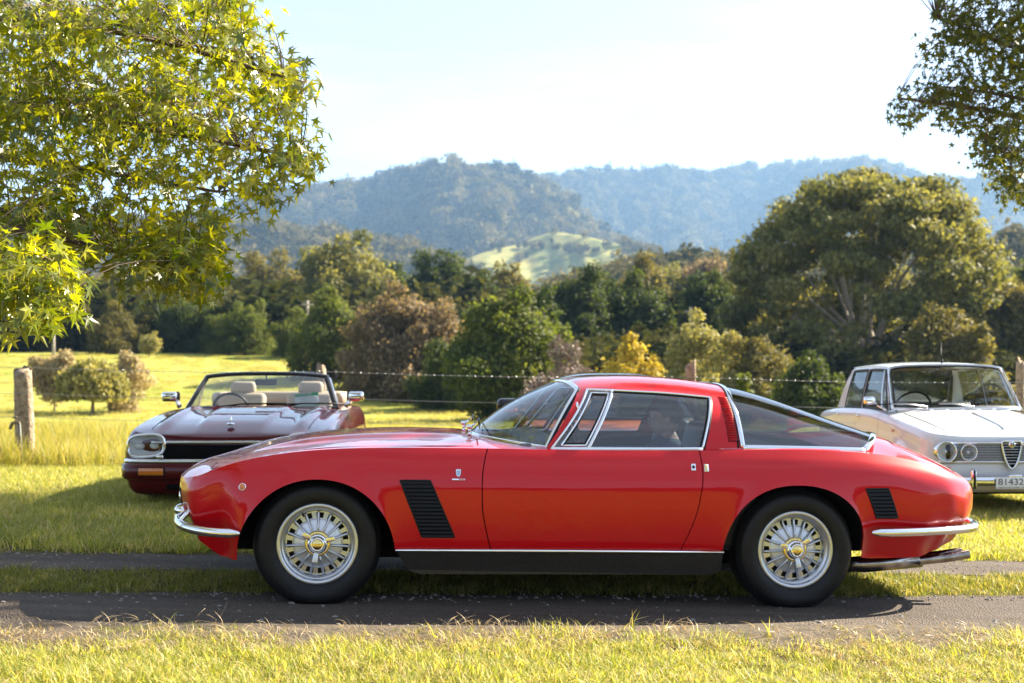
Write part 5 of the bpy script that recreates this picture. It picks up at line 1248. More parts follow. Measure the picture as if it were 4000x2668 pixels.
    s = r.uniform(.7, 1.25, len(P))*(.65+.5*lowf(P[:, 0], P[:, 1], .7))
    scatter('tall_grass', P, s, r.rand(len(P))*6.28, tall, .1, 'tall backlit grass beyond the fence')
    def kp(X, Y, r): return (np.abs(X) < .46*Y+3) & (r.rand(len(X)) < (.35+.65*lowf(X, Y, .25)))
    P, r = field(-60, 60, 29, 118, 16000, 8, kp); s = np.stack([r.uniform(1.5, 3.2, len(P)), r.uniform(1.5, 3.2, len(P)), r.uniform(.35, .8, len(P))], 1)
    scatter('paddock_grass', P, s, r.rand(len(P))*6.28, tall, .1, 'cropped paddock grass')
    # gravel
    peb = []
    for i in range(5):
        rnd = np.random.RandomState(200+i); V, F = ball(1, .8, .55, n=7, m=4); V = np.array(V)*(1+.2*rnd.normal(size=(len(V), 1))); me = mesh('pebble', V, F, False); me.materials.append(M_PEB); peb.append(me)
    P, r = field(-9, 9, 4.8, 9.6, 26000, 9, lambda X, Y, r: ((np.abs(Y-(6.47+.14*X)) < .46) & (r.rand(len(X)) < .12+.88*np.exp(-((Y-(6.80+.14*X))/.10)**2)+.5*np.exp(-((Y-(6.10+.14*X))/.08)**2))) | ((np.abs(Y-(7.9+.14*X)) < .33) & (r.rand(len(X)) < .35)))
    P[:, 2] += .004
    scatter('gravel', P, r.uniform(.003, .012, len(P))*np.where(r.rand(len(P)) < .1, 1.6, 1), r.rand(len(P))*6.28, peb, .4, 'loose gravel in the wheel ruts')
M_PEB = pm('pebbles', (.16, .145, .135), .85, noise=(3, (.30, .28, .26), .35, .65))
def fence_post(x, Y, h, rad, lean, seed, parent, label):
    rnd = np.random.RandomState(seed); n, m = 22, 16; V = []; z0 = float(gz(x, Y))-.3
    ph = rnd.rand(6)*6.28
    for j in range(m+1):
        t = j/m
        for i in range(n):
            a = 2*math.pi*i/n; r = rad*(1.06-.16*t)*(1+.07*math.sin(2*a+ph[0])+.05*math.sin(5*a+ph[1]+t*1.2)+.03*rnd.normal())
            z = z0+(h+.3)*t+(.05*math.sin(a+ph[2])+.04*rnd.rand() if j == m else 0)
            V.append((x+lean[0]*t*h+r*math.cos(a), Y+lean[1]*t*h+r*math.sin(a)*.9, z))
    F = [(j*n+i, j*n+(i+1) % n, (j+1)*n+(i+1) % n, (j+1)*n+i) for j in range(m) for i in range(n)]+[tuple(range(m*n, (m+1)*n))]
    o = obj('post', (V, F), M_POST, parent); o['label'] = label; return o
def build_fence():
    Yf = 16.5
    root = empty('wire_fence', (0, Yf, float(gz(0, Yf)))); tag(root, 'barbed wire fence on rough timber posts behind the parked cars', 'fence')
    root.location = (0, 0, 0)
    spots = []
    for u, top, w, sd, ln, lab in ((106, 1452, 70, 1, (-.05, 0), 'thick split-topped post next to the garden tap'), (1262, 1441, 38, 2, (-.02, 0), 'squared post behind the convertible'), (2696, 1424, 42, 3, (.005, 0), 'post above the coupe roof'), (3985, 1415, 34, 4, (.0, 0), 'post beyond the white sedan'), (5300, 1420, 50, 5, (0, 0), None), (-1200, 1440, 55, 6, (0, 0), None)):
        x = (u-2000)/5000*Yf; z = CAM_H-(top-1385)/5000*Yf; h = z-float(gz(x, Yf)); o = fence_post(x, Yf, h, w/5000*Yf*.5*1.05, ln, sd, root, lab or 'weathered post'); spots.append((x, z, w/5000*Yf*.5))
        if not lab: del o['label']
    spots.sort()
    wm = pm('galvanised_wire', (.42, .41, .40), .35, .8)
    bm_ = mesh('barb', *join(tube([(-.004, 0, -.016), (.004, .004, .016)], .0019, 4), tube([(-.006, .012, .008), (.006, -.012, -.006)], .0019, 4), tube([(-.008, 0, 0), (.008, 0, 0)], .0042, 6))); bm_.materials.append(wm)
    for wi, (zz, barbed) in enumerate(((1.075, True), (.74, False), (.44, False))):
        pts = []
        for (a, za, ra), (b, zb, rb) in zip(spots, spots[1:]):
            for t in np.linspace(0, 1, 12, endpoint=False):
                x = a+(b-a)*t; g0 = float(gz(a, Yf)); g1 = float(gz(b, Yf)); pts.append((x, Yf-.10, zz+(g0+(g1-g0)*t)+.195-.03*math.sin(math.pi*t)))
        w = obj('wire', tube(pts, .0028, 5), wm, root)
        if barbed:
            P = np.array(pts); xs = np.arange(-5.3, 6.9, .105)
            for k, x in enumerate(xs):
                o = bpy.data.objects.new('barb', bm_); COL.objects.link(o); o.parent = w; o.location = (x, Yf-.10, float(np.interp(x, P[:, 0], P[:, 2]))); o.rotation_euler = (k*1.3, 0, 0)
    # garden tap on its standpipe
    x = (80-2000)/5000*16.2; y = 16.2; g = float(gz(x, y)); zt = CAM_H-(1660-1385)/5000*16.2
    tm = pm('tap_brass', (.16, .13, .08), .5, .7); pmn = pm('galvanised_pipe', (.10, .11, .10), .6, .4)
    t = empty('garden_tap', (x, y, g)); tag(t, 'old garden tap on a dark standpipe beside the thick fence post', 'tap'); hz = zt-g
    obj('pipe', tube([(.02, 0, -.1), (0, 0, hz*.5), (-.015, 0, hz+.02)], .019, 10), pmn, t)
    obj('spout', tube(catmull([(-.01, 0, hz+.02), (-.05, 0, hz+.03), (-.10, 0, hz+.02), (-.13, 0, hz-.05)], 6), [.02]*6+[.018]*6+[.021]*7, 10), tm, t)
    obj('handle', join(tube([(-.07, 0, hz+.03), (-.07, 0, hz+.09)], .009, 8), tube([(-.10, 0, hz+.095), (-.04, 0, hz+.095)], .011, 8)), tm, t)
    # far utility poles
    pw = pm('pole_timber', (.32, .28, .24), .9)
    for (ux, vt, vb, Y, lab) in ((706, 690, 812, 110, 'thin pale utility pole at the paddock edge'), (1586, 705, 760, 100, 'utility pole with crossarm above the pale bush'), (123, 755, 812, 112, 'short pole behind the paddock bush')):
        X = (ux*1.7014-2000)/5000*Y; b = float(gz(X, Y)); zt = CAM_H-(vt*1.7014-1385)/5000*Y; p = empty('utility_pole', (X, Y, b)); tag(p, lab, 'pole', 'utility poles')
        obj('mast', tube([(0, 0, -.3), (0, 0, zt-b)], [.16, .11], 8), pw, p); obj('crossarm', rbox(1.0, .12, .14, .01, (0, -.1, zt-b-.35)), pw, p)
# ------------------------------------------------------------------ shared pieces for the other cars
M_MAROON = paint('maroon_lacquer', (.085, .003, .007))
M_WHITE = paint('white_lacquer', (.70, .74, .78))
M_ORANGE = paint('orange_lacquer', (.72, .14, .015))
M_BLACKP = paint('black_lacquer', (.012, .013, .015))
M_CLEAR = glassmat('clear_glass', (.74, .80, .80), 1.5, 2.4)
M_LENS = glassmat('lamp_lens', (.92, .94, .95), 1.5, 1.4)
M_REFL = pm('lamp_reflector', (.86, .87, .88), .5, .15, bump=(35, .5, .004))
M_BEIGE = pm('beige_leather', (.42, .34, .25), .5, bump=(160, .3, .001))
M_NAVY = pm('navy_leather', (.022, .032, .042), .45, bump=(160, .3, .001))
M_TAN = pm('tan_lining', (.36, .24, .13), .8)
M_GREYR = pm('grey_rubber', (.05, .05, .052), .6)
M_SILVER = pm('silver_paint', (.55, .55, .56), .35, .8)
def place_car(name, nose, yaw, length, label):
    """root on the ground under the middle of the car; local -x is the front, turned towards the camera"""
    th = R(90)-yaw; bx, by = math.cos(th), math.sin(th)
    cx, cy = nose[0]+bx*length/2, nose[1]+by*length/2
    z1 = float(gz(cx-bx*1.3, cy-by*1.3)); z2 = float(gz(cx+bx*1.3, cy+by*1.3)); ph = -math.atan2(z2-z1, 2.6)
    r = empty(name, (cx, cy, (z1+z2)/2)); r.rotation_euler = (Matrix.Rotation(th, 3, 'Z') @ Matrix.Rotation(ph, 3, 'Y')).to_euler(); tag(r, label, 'car', 'cars parked on the lawn'); return r
def plain_wheel(root, x, y, r, w, s, mat):
    wl_ = obj('wheel', xf(lathe([(.0, -.01), (.05, -.012), (r*.40, .012), (r*.55, -.004), (r*.62, .0), (r*.62, .05)], 32), np.diag([1, -s*-1, 1])), mat, root, loc=(x, s*y, r-.012))
    V, F = lathe([(r*.6, 0), (r*.66, -.012), (r*.82, -.016), (r*.95, .0), (r, .03), (r, w-.03), (r*.93, w), (r*.6, w)], 40); V = flat_bottom(V, -r+.014)
    if s > 0: V = V*[1, -1, 1]; F = [f[::-1] for f in F]
    link('tyre', mesh('tyre', V, F), M_RUBBER, wl_); return wl_
def screen(bot, top, nt, bulge, out):
    """curved pane between two curves; out: outward direction"""
    m = len(bot); P = np.zeros((m, nt+1, 3)); q = np.linspace(-1, 1, m)
    for j in range(nt+1):
        t = j/nt; P[:, j] = bot*(1-t)+top*t+np.array(out)*(bulge*math.sin(math.pi*t)*(1-.8*q**4))[:, None]
    N = np.cross(np.gradient(P, axis=0), np.gradient(P, axis=1)); N /= np.linalg.norm(N, axis=2)[..., None]
    if N[m//2, nt//2] @ np.array(out) < 0: N = -N
    k = [(0, j) for j in range(nt, -1, -1)]+[(i, 0) for i in range(1, m)]+[(m-1, j) for j in range(1, nt+1)]+[(i, nt) for i in range(m-2, 0, -1)]
    return P, N, np.array([P[a] for a in k]), np.array([N[a] for a in k])
def span(P, N): return P, N
def cap_top(sh, q0, q1, n, zc, ny=41, extra=None, pw=2.6):
    qs = np.linspace(q0, q1, n); P = np.zeros((n, ny, 3)); u = np.linspace(-1, 1, ny); u = np.sign(u)*(1-(1-np.abs(u))**1.2)
    for i, q in enumerate(qs):
        x = sh.f(sh.X, q); y = max(sh.f(sh.Y, q), .002); z0 = sh.f(sh.ZC, q); c = 1-np.abs(u)**pw; zz = z0+(zc(x)-z0)*c
        if extra is not None: zz = zz+extra(x, u*y)
        P[i] = np.stack([np.full(ny, x), -u*y, zz], -1)
    return P
def arch_liners(sh, root, mat=None):
    for a in sh.arches:
        t = np.linspace(-1, 1, 25); xs = a[0]+a[1]*np.sin(t*math.pi/2); zs = np.maximum(sh.arch_low(xs), .2); pts = sh.pt(np.array([sh.at_x(v) for v in xs]), zs)
        i2 = pts.copy(); i2[:, 1] = -.45; both('wheel_well', grid(np.stack([pts, i2])), M_BLACKM, root)
def flank(sh, root, mat, gaps, g=.003, name='body_side'):
    """side panels split at door shut lines (x positions), mirrored"""
    ev = []
    ar = [(a[0]-a[1], a[0]+a[1]) for a in sh.arches]
    cuts = [0.]+[sh.at_x(x) for x in gaps]+[sh.S[-1]]
    for k in range(len(cuts)-1):
        a = cuts[k]+(g if k else 0); b = cuts[k+1]-(g if k < len(cuts)-2 else 0); pts = [a]
        for x0, x1 in ar:
            q0, q1 = sh.at_x(x0), sh.at_x(x1)
            if q0 > a and q1 < b: pts += [q0, q1]
        pts.append(b); segs = []
        for q0, q1 in zip(pts, pts[1:]):
            isa = any(abs(q0-sh.at_x(x0)) < 1e-6 and abs(q1-sh.at_x(x1)) < 1e-6 for x0, x1 in ar)
            segs.append((q0, q1, 30 if isa else max(4, int((q1-q0)/.035)), isa))
        P = sh.columns(segs, None, 28)[0]; nm = 'wing' if k in (0, len(cuts)-2) else 'door'
        both(nm, grid(P), mat, root)
        if k < len(cuts)-2:
            A = P[-1].copy(); B = P[-1].copy(); A[:, 0] -= .02; B[:, 0] += .026; A[:, 1] += .012; B[:, 1] += .012; both('shut_channel', grid(np.stack([A, B])), M_BLACKM, root)

# ------------------------------------------------------------------ the maroon convertible
def build_convertible():
    root = place_car('maroon_convertible', (-2.39, 10.66), R(-2.5), 4.76, 'dark maroon open-top convertible with cream interior facing the camera')
    profs = {'nose': [(0, 0), (.03, .012), (.08, .016), (.16, .010), (.24, .0), (.32, -.02), (.45, -.06)],
             'side': [(0, 0), (.02, .020), (.06, .045), (.12, .065), (.20, .075), (.30, .072), (.42, .055), (.55, .02), (.65, -.03)],
             'tail': [(0, 0), (.05, .03), (.15, .05), (.30, .04), (.5, -.02), (.62, -.08)]}
    rows = [(-2.33, 0, .612, .22, 'nose'), (-2.32, .35, .618, .22, 'nose'), (-2.295, .60, .640, .22, 'nose'), (-2.235, .755, .655, .22, 'nose'), (-2.12, .815, .675, .2, 'side'), (-1.9, .832, .705, .2, 'side'), (-1.45, .838, .755, .2, 'side'),
            (-1.0, .84, .795, .2, 'side'), (-.5, .84, .825, .2, 'side'), (0, .84, .84, .2, 'side'), (.6, .838, .85, .2, 'side'), (1.2, .83, .85, .22, 'side'), (1.7, .80, .835, .24, 'side'), (2.1, .74, .80, .28, 'tail'), (2.30, .60, .77, .3, 'tail'), (2.36, .3, .76, .3, 'tail'), (2.365, 0, .76, .3, 'tail')]
    sh = Shell(rows, profs, ((-1.38, .36, .37, .24, 2.1), (1.21, .36, .37, .24, 2.1)), flare=.01)
    flank(sh, root, M_MAROON, (-.55, .72)); arch_liners(sh, root)
    zc = pch([-2.33, -2.28, -2.18, -2.0, -1.6, -1.2, -.8, -.6, -.4], [.612, .640, .672, .715, .775, .815, .842, .848, .845])
    def ridges(x, y):
        y = np.abs(y); f = sstep(-2.33, -1.9, x)
        k1 = .30+.05*sstep(-2.2, -.8, x); k2 = .58+.03*sstep(-2.2, -.8, x)
        return f*(.020*(1-sstep(k1-.05, k1+.01, y))+.030*np.exp(-((y-k2)/.055)**2)*1.0)
    obj('bonnet', grid(cap_top(sh, 0, sh.at_x(-.42), 110, zc, 81, ridges, 2.4)), M_MAROON, root)
    def hz(x, y):
        q = sh.at_x(x); w = sh.f(sh.Y, q); z0 = sh.f(sh.ZC, q); return z0+(zc(x)-z0)*(1-min(abs(y)/w, 1)**2.4)+float(ridges(x, y))
    for s in (-1, 1):
        obj('bonnet_shut_line', tube([(x, s*(.66+.02*(x+2.2)), hz(x, .66+.02*(x+2.2))+.001) for x in np.linspace(-2.15, -.62, 22)], .003, 6), M_BLACKM, root)
    zd = pch([.9, 1.4, 1.9, 2.25, 2.365], [.87, .88, .85, .80, .76])
    obj('boot_lid', grid(cap_top(sh, sh.at_x(1.15), sh.S[-1], 50, zd, 31)), M_MAROON, root)
    # cabin-side ledges
    for s in (-1, 1):
        P = np.array([[[x, s*(sh.f(sh.Y, sh.at_x(x))*(1-t)+.70*t), sh.f(sh.ZC, sh.at_x(x))+.012*math.sin(t*1.57)] for t in (0, .3, .6, 1)] for x in np.linspace(-.45, 1.2, 24)]); obj('door_top', grid(P, flip=s > 0), M_MAROON, root)
    # face: grille, lamps, bumper
    obj('grille', rbox(.05, 1.10, .115, .01, (-2.325, 0, .495)), M_BLACKM, root)
    for k in range(9): obj('grille_bar', rbox(.01, 1.08, .004, .001, (-2.353, 0, .448+k*.0115)), M_BLACK, root)
    obj('grille_trim', tube(catmull([(-2.345+.02*abs(y)**2, y, .572) for y in np.linspace(-.62, .62, 13)], 3), .013, 8), M_CHROME, root)
    for s in (-1, 1):
        def lamp_loop(k, x0):
            pts = []
            for t in np.linspace(0, 2*math.pi, 48, endpoint=False):
                c, sn = math.cos(t), math.sin(t); yy = .150*k*math.copysign(abs(c)**.62, c); zz = .090*k*math.copysign(abs(sn)**.72, sn)
                if c < 0: yy *= 1.04
                y = .665+yy; x = x0-.005+.34*max(0, y-.52)**2; pts.append((x, s*y, .545+zz-.05*(y-.665)))
            return np.array(pts)
        lp = lamp_loop(1.0, -2.355); hd = obj('headlamp', tube(lp, .014, 8, closed=True), M_CHROME, root)
        def fill(loop, dx, mat, nm):
            c = loop.mean(0)+[dx, 0, 0]; R_ = np.stack([loop+(c-loop)*t+np.array([dx*math.sin(t*1.57)-dx*t, 0, 0]) for t in np.linspace(0, .98, 7)]); link(nm, mesh(nm, *grid(R_, closev=True)), mat, hd)
        fill(lamp_loop(.97, -2.335), .06, M_REFL, 'reflector'); fill(lamp_loop(.99, -2.362), -.018, M_LENS, 'lens')
        link('bulb', mesh('bulb', *ball(.03, .045, .03, (-2.30, s*.60, .545))), M_REFL, hd); link('bulb', mesh('bulb', *ball(.03, .045, .03, (-2.29, s*.73, .54))), M_REFL, hd)
    bar = [(-2.10, .885), (-2.24, .865), (-2.34, .80), (-2.405, .62), (-2.43, .3), (-2.435, 0), (-2.43, -.3), (-2.405, -.62), (-2.34, -.80), (-2.24, -.865), (-2.10, -.885)]
    bp = catmull(bar, 10)
    def belt(prof): # sweep a (out,z) profile around the bumper plan
        T = np.gradient(bp, axis=0); T /= np.linalg.norm(T, axis=1)[:, None]; N = np.stack([T[:, 1], -T[:, 0]], 1)
        if N[len(N)//2, 0] > 0: N = -N
        return np.stack([np.stack([bp[:, 0]+N[:, 0]*o, bp[:, 1]+N[:, 1]*o, np.full(len(bp), z)], 1) for o, z in prof])
    obj('bumper', grid(belt([(-.08, .405), (.0, .402), (.022, .385), (.028, .33), (.022, .285), (.0, .262), (-.02, .255)]), flip=True), M_MAROON, root)
    obj('bumper_chrome', grid(belt([(-.05, .436), (-.01, .436), (.008, .428), (.012, .414), (.004, .403)]), flip=True), M_CHROME, root)
    obj('front_apron', grid(belt([(-.02, .256), (-.035, .20), (-.06, .165), (-.09, .14), (-.2, .12)]), flip=True), M_MAROON, root)
    obj('air_intake', rbox(.06, .95, .045, .01, (-2.405, 0, .205)), M_BLACKM, root)
    for s in (-1, 1):
        obj('indicator', join(xf(rbox(.03, .215, .062, .008), rotm('Z', -s*R(9)), (-2.430, s*.60, .332))), M_AMBER, root, rot=(0, 0, 0)); obj('indicator_surround', xf(rbox(.026, .235, .080, .008), rotm('Z', -s*R(9)), (-2.427, s*.60, .332)), M_BLACK, root)
        obj('bumper_insert', rbox(.035, .06, .03, .008, (-2.425, s*.53, .455)), M_CHROME, root)
    obj('bonnet_mascot', join(ball(.02, .010, .030, (-2.12, 0, .755)), ball(.03, .035, .012, (-2.14, 0, .72))), M_CHROME, root)
    # windscreen
    n = 31; q = np.linspace(-1, 1, n); bot = np.stack([-.66+.30*np.abs(q)**2.2, .735*q, .835+.004*np.abs(q)], 1); top = np.stack([-.10+.07*np.abs(q)**2.2, .605*q, 1.188-.030*np.abs(q)**3], 1)
    P, N, L, LN_ = screen(bot, top, 10, .035, (-.6, 0, .8)); obj('windscreen', grid(P), M_CLEAR, root)
    obj('windscreen_frame', ribbon(L, LN_, .045, .018, True), M_BLACKP, root); obj('windscreen_seal', ribbon(L+(P[n//2, 5]-L)*.03, LN_, .030, .010, True), M_TRIM, root)
    obj('header_rail', tube(top[::1]+np.array([.02, 0, .0]), .022, 8), M_BLACKP, root)
    for s in (-1, 1):
        tri = np.array([(-.33, s*.745, .85), (.02, s*.70, .86), (.0, s*.63, 1.14)]); obj('quarter_light', (tri, [(0, 1, 2)]), M_CLEAR, root, False); obj('quarter_frame', tube([tri[1], tri[2], tri[0]+[.02, 0, .02]], .011, 6), M_CHROME, root)
        m = obj('door_mirror', join(xf(rbox(.085, .155, .098, .028, seg=4), rotm('Z', s*R(10)), (-.30, s*.925, .955))), M_CHROME, root); link('mirror_shell', mesh('mirror_shell', *xf(rbox(.06, .04, .104, .018, seg=3), None, (-.275, s*.848, .955))), M_BLACK, m); link('mirror_foot', mesh('mirror_foot', *tube([(-.29, s*.86, .92), (-.31, s*.82, .85)], [.022, .026], 8)), M_CHROME, m)
    # cowl grille, wipers
    cg = obj('cowl_grille', rbox(.05, .74, .02, .006, (-.70, .06, .846)), pm('cowl_mesh', (.30, .035, .05), .5), root)
    for k in range(34): link('cowl_slot', mesh('cowl_slot', *tube([(-.725, -.28+k*.0205, .857), (-.68, -.275+k*.0205, .858)], .0045, 5)), M_MAROON, cg)
    for y0, y1, yb in ((.42, -.16, -.34), (-.22, -.60, -.62)):
        w = obj('wiper', join(tube([(-.66, y0, .85), (-.64, (y0+y1)/2, .885), (-.60, y1, .89)], [.012, .008, .006], 6)), M_BLACK, root); link('wiper_blade', mesh('wiper_blade', *tube([(-.62, y1+.34, .882), (-.61, y1, .888), (-.57, y1-.22, .882)], .008, 6)), M_BLACK, w)
    # cabin
    obj('cabin_floor', join(rbox(1.75, 1.40, .04, .01, (.42, 0, .32)), rbox(1.7, .04, .5, .01, (.4, .71, .58)), rbox(1.7, .04, .5, .01, (.4, -.71, .58))), M_BEIGE, root)
    obj('dashboard', rbox(.34, 1.40, .12, .045, (-.33, 0, .80), 4), M_BLACK, root)
    for s in (-1, 1):
        st = obj('seat', join(xf(rbox(.5, .50, .16, .06, seg=4), None, (.34, s*.36, .48)), xf(rbox(.15, .50, .52, .06, seg=4), rotm('Y', R(14)), (.62, s*.36, .74))), M_BEIGE, root); link('headrest', mesh('headrest', *xf(rbox(.10, .27, .15, .05, seg=4), rotm('Y', R(8)), (.70, s*.36, 1.045))), M_BEIGE, st)
    obj('hood_cover', join(xf(rbox(.42, 1.38, .14, .06, seg=4), None, (1.22, 0, .945)), xf(rbox(.3, .16, .16, .06, seg=3), rotm('Z', .4), (1.02, .66, .93)), xf(rbox(.3, .16, .16, .06, seg=3), rotm('Z', -.4), (1.02, -.66, .93))), M_BEIGE, root)
    obj('interior_mirror', join(rbox(.03, .22, .062, .018, (-.12, .0, 1.10)), tube([(-.11, 0, 1.12), (-.10, 0, 1.17)], .008, 6)), M_BLACK, root)
    obj('steering_wheel', xf(tube([(0, .18*math.cos(t), .18*math.sin(t)) for t in np.linspace(0, 2*math.pi, 32, endpoint=False)], .013, 6, closed=True), rotm('Y', R(-24)), (-.06, .36, .82)), M_BLACK, root)
    obj('underbody', rbox(4.2, 1.3, .12, .02, (0, 0, .22)), M_BLACKM, root)
    for x in (-1.38, 1.21):
        for s in (-1, 1): plain_wheel(root, x, .83, .318, .22, s, M_SATIN)
    # show card standing behind the windscreen
    Mw = root.matrix_basis.copy(); card = empty('show_card'); tag(card, 'white show card with green heading propped behind the convertible windscreen', 'card')
    card.matrix_world = Mw @ Matrix.Translation((-.40, -.445, .92)) @ Matrix.Rotation(R(28), 4, 'Y') @ Matrix.Rotation(R(-6), 4, 'X')
    obj('sheet', rbox(.003, .235, .145, 0), pm('card_white', (.75, .76, .72), .6), card, False); obj('heading', rbox(.002, .235, .030, 0, (-.0028, 0, .058)), pm('card_green', (.03, .28, .13), .6), card, False)
    obj('heading', rbox(.002, .235, .012, 0, (-.0028, 0, -.066)), bpy.data.materials['card_green'], card, False)
    inkm = pm('card_ink', (.45, .47, .47), .7); rnd = np.random.RandomState(2)
    for k in range(5): obj('print_line', rbox(.0015, .10+.09*rnd.rand(), .006, 0, (-.0024, .01*rnd.normal(), .030-k*.018)), inkm, card, False)
    return root

# ------------------------------------------------------------------ the white sedan
def build_sedan():
    root = place_car('white_sedan', (4.62, 11.85), R(-1.5), 4.14, 'white old four-door sedan with twin round headlamps parked facing the camera')
    root['group'] = 'cars parked on the lawn'
    o = -2.07
    profs = {'nose': [(0, 0), (.02, .012), (.05, .018), (.15, .020), (.3, .016), (.42, -.02), (.6, -.08)],
             'side': [(0, 0), (.015, .022), (.04, .040), (.08, .048), (.14, .046), (.22, .052), (.35, .055), (.5, .045), (.62, .02), (.72, -.02)],
             'tail': [(0, 0), (.02, .02), (.06, .035), (.2, .04), (.4, .03), (.6, -.02), (.7, -.05)]}
    rows = [(-2.03, 0, .715, .20, 'nose'), (-2.028, .40, .720, .20, 'nose'), (-2.01, .58, .735, .2, 'nose'), (-1.965, .675, .748, .2, 'nose'), (-1.86, .715, .765, .2, 'side'), (-1.6, .725, .80, .2, 'side'), (-1.2, .730, .845, .2, 'side'), (-.8, .733, .89, .2, 'side'),
            (-.4, .735, .925, .2, 'side'), (0, .735, .938, .2, 'side'), (.5, .733, .935, .2, 'side'), (1.0, .728, .925, .2, 'side'), (1.4, .715, .905, .2, 'side'), (1.8, .685, .875, .25, 'side'), (1.99, .62, .845, .28, 'tail'), (2.045, .45, .83, .3, 'tail'), (2.06, .2, .83, .3, 'tail'), (2.06, 0, .83, .3, 'tail')]
    sh = Shell(rows, profs, ((-1.30, .325, .34, .27, 2.0), (1.20, .33, .33, .27, 2.0)), flare=.02)
    flank(sh, root, M_WHITE, (-.62, .20, .98)); arch_liners(sh, root)
    zc = pch([-2.03, -1.99, -1.9, -1.6, -1.2, -.9, -.7, -.5], [.715, .748, .785, .842, .90, .938, .955, .962])
    ex = lambda x, y: .010*(1-sstep(.50, .56, np.abs(y)))*sstep(-2.0, -1.85, x)
    obj('bonnet', grid(cap_top(sh, 0, sh.at_x(-.55), 80, zc, 61, ex, 3.4)), M_WHITE, root)
    def hz(x, y):
        q = sh.at_x(x); w = sh.f(sh.Y, q); z0 = sh.f(sh.ZC, q); return z0+(zc(x)-z0)*(1-min(abs(y)/w, 1)**3.4)+float(ex(x, y))
    for s in (-1, 1): obj('bonnet_shut_line', tube(catmull([(-1.97, s*.50, hz(-1.97, .5)+.002), (-1.85, s*.56, hz(-1.85, .56)+.002), (-1.5, s*.58, hz(-1.5, .58)+.002), (-.9, s*.60, hz(-.9, .60)+.002)], 8), .003, 6), M_BLACKM, root)
    obj('bonnet_strip', tube([(x, 0, hz(x, 0)+.006) for x in np.linspace(-1.93, -1.15, 16)], .007, 6), M_CHROME, root)
    zd = pch([1.0, 1.3, 1.7, 2.0, 2.06], [.95, .945, .915, .87, .83]); obj('boot_lid', grid(cap_top(sh, sh.at_x(1.1), sh.S[-1], 40, zd, 31, None, 3)), M_WHITE, root)
    for s in (-1, 1):
        P = np.array([[[x, s*(sh.f(sh.Y, sh.at_x(x))*(1-t)+.63*t), sh.f(sh.ZC, sh.at_x(x))+.016*math.sin(t*1.57)] for t in (0, .3, .6, 1)] for x in np.linspace(-.75, 1.4, 30)]); obj('window_ledge', grid(P, flip=s > 0), M_WHITE, root)
    # vents at the scuttle
    for k in range(6):
        y0 = -.46+k*.16
        v = obj('scuttle_vent', rbox(.055, .13, .006, .002, (-.93, y0+.06, .9455), 1), M_WHITE, root)
        for j in range(8): link('vent_slot', mesh('vent_slot', *tube([(-.955, y0+.008+j*.015, .9505), (-.905, y0+.004+j*.015, .9525)], .0032, 4)), M_GREYR, v)
    # greenhouse
    gw = pch([-.9, -.3, .5, 1.0, 1.5], [.690, .700, .700, .690, .665]); gzb = pch([-.9, -.4, .5, 1.5], [.925, .945, .950, .925]); gzc = pch([-.8, -.42, -.2, .3, .8, 1.0, 1.2], [1.38, 1.405, 1.435, 1.452, 1.435, 1.405, 1.37]); gzt = pch([-.5, 0, .9, 1.1], [1.348, 1.362, 1.352, 1.33]); NE = 2/4.2
    def G(x, sb):
        si = np.clip(sb, 0, 1)**(1/NE); ca = np.sqrt(np.clip(1-si*si, 0, 1))**NE; return np.stack([x, -gw(x)*ca*(1-.125*sb), gzb(x)+(gzc(x)-gzb(x))*sb], -1)
    LN = [(-.735, -.43, -.40, 2), (-.69, -.385, -.36, 4), (-.50, -.325, -.3, 8), (.165, .185, .2, 2), (.235, .245, .26, 8), (.86, .80, .8, 3), (1.22, .96, .93, 0)]
    cb, ct, cc = [], [], []; brk = [0]
    for k in range(len(LN)-1):
        for j in range(LN[k][3]):
            t = j/LN[k][3]; cb.append(LN[k][0]*(1-t)+LN[k+1][0]*t); ct.append(LN[k][1]*(1-t)+LN[k+1][1]*t); cc.append(LN[k][2]*(1-t)+LN[k+1][2]*t)
        brk.append(len(cb))
    cb.append(LN[-1][0]); ct.append(LN[-1][1]); cc.append(LN[-1][2]); cb, ct, cc = map(np.array, (cb, ct, cc)); nl, nu = 10, 14
    GP = np.zeros((len(cb), nl+nu+1, 3)); sbt = (gzt(ct)-gzb(ct))/(gzc(ct)-gzb(ct))
    wt = gw(ct)-.098
    for j in range(nl+1):
        t = j/nl; x = cb+(ct-cb)*t; GP[:, j] = np.stack([x, -(gw(cb)*(1-t)+wt*t+.010*math.sin(math.pi*t)), gzb(cb)*(1-t)+gzt(ct)*t], 1)
    for j in range(1, nu+1):
        t = j/nu; ph = t*math.pi/2; x = ct+(cc-ct)*t; GP[:, nl+j] = np.stack([x, -wt*math.cos(ph)**(2/2.7), gzt(ct)+(gzc(x)-gzt(ct))*math.sin(ph)**(2/2.7)], 1)
    b = brk; glass = lambda i, j: j < nl and (b[1] <= i < b[3] or b[4] <= i < b[5])
    both('roof', grid(GP, skip=glass), M_WHITE, root)
    ins = lambda P: P+np.array([0, .006, 0])
    both('vent_window', grid(ins(GP[b[1]:b[2]+1, :nl+1])), M_CLEAR, root); both('side_window', grid(ins(GP[b[2]:b[3]+1, :nl+1])), M_CLEAR, root); both('side_window', grid(ins(GP[b[4]:b[5]+1, :nl+1])), M_CLEAR, root)
    GN = np.cross(np.gradient(GP, axis=1), np.gradient(GP, axis=0)); GN /= np.linalg.norm(GN, axis=2)[..., None]; GN *= np.sign(-GN[..., 1:2]+1e-9)
    def band(idx, w, h, closed=False): return ribbon(np.array([GP[a] for a in idx]), np.array([GN[a] for a in idx]), w, h, closed)
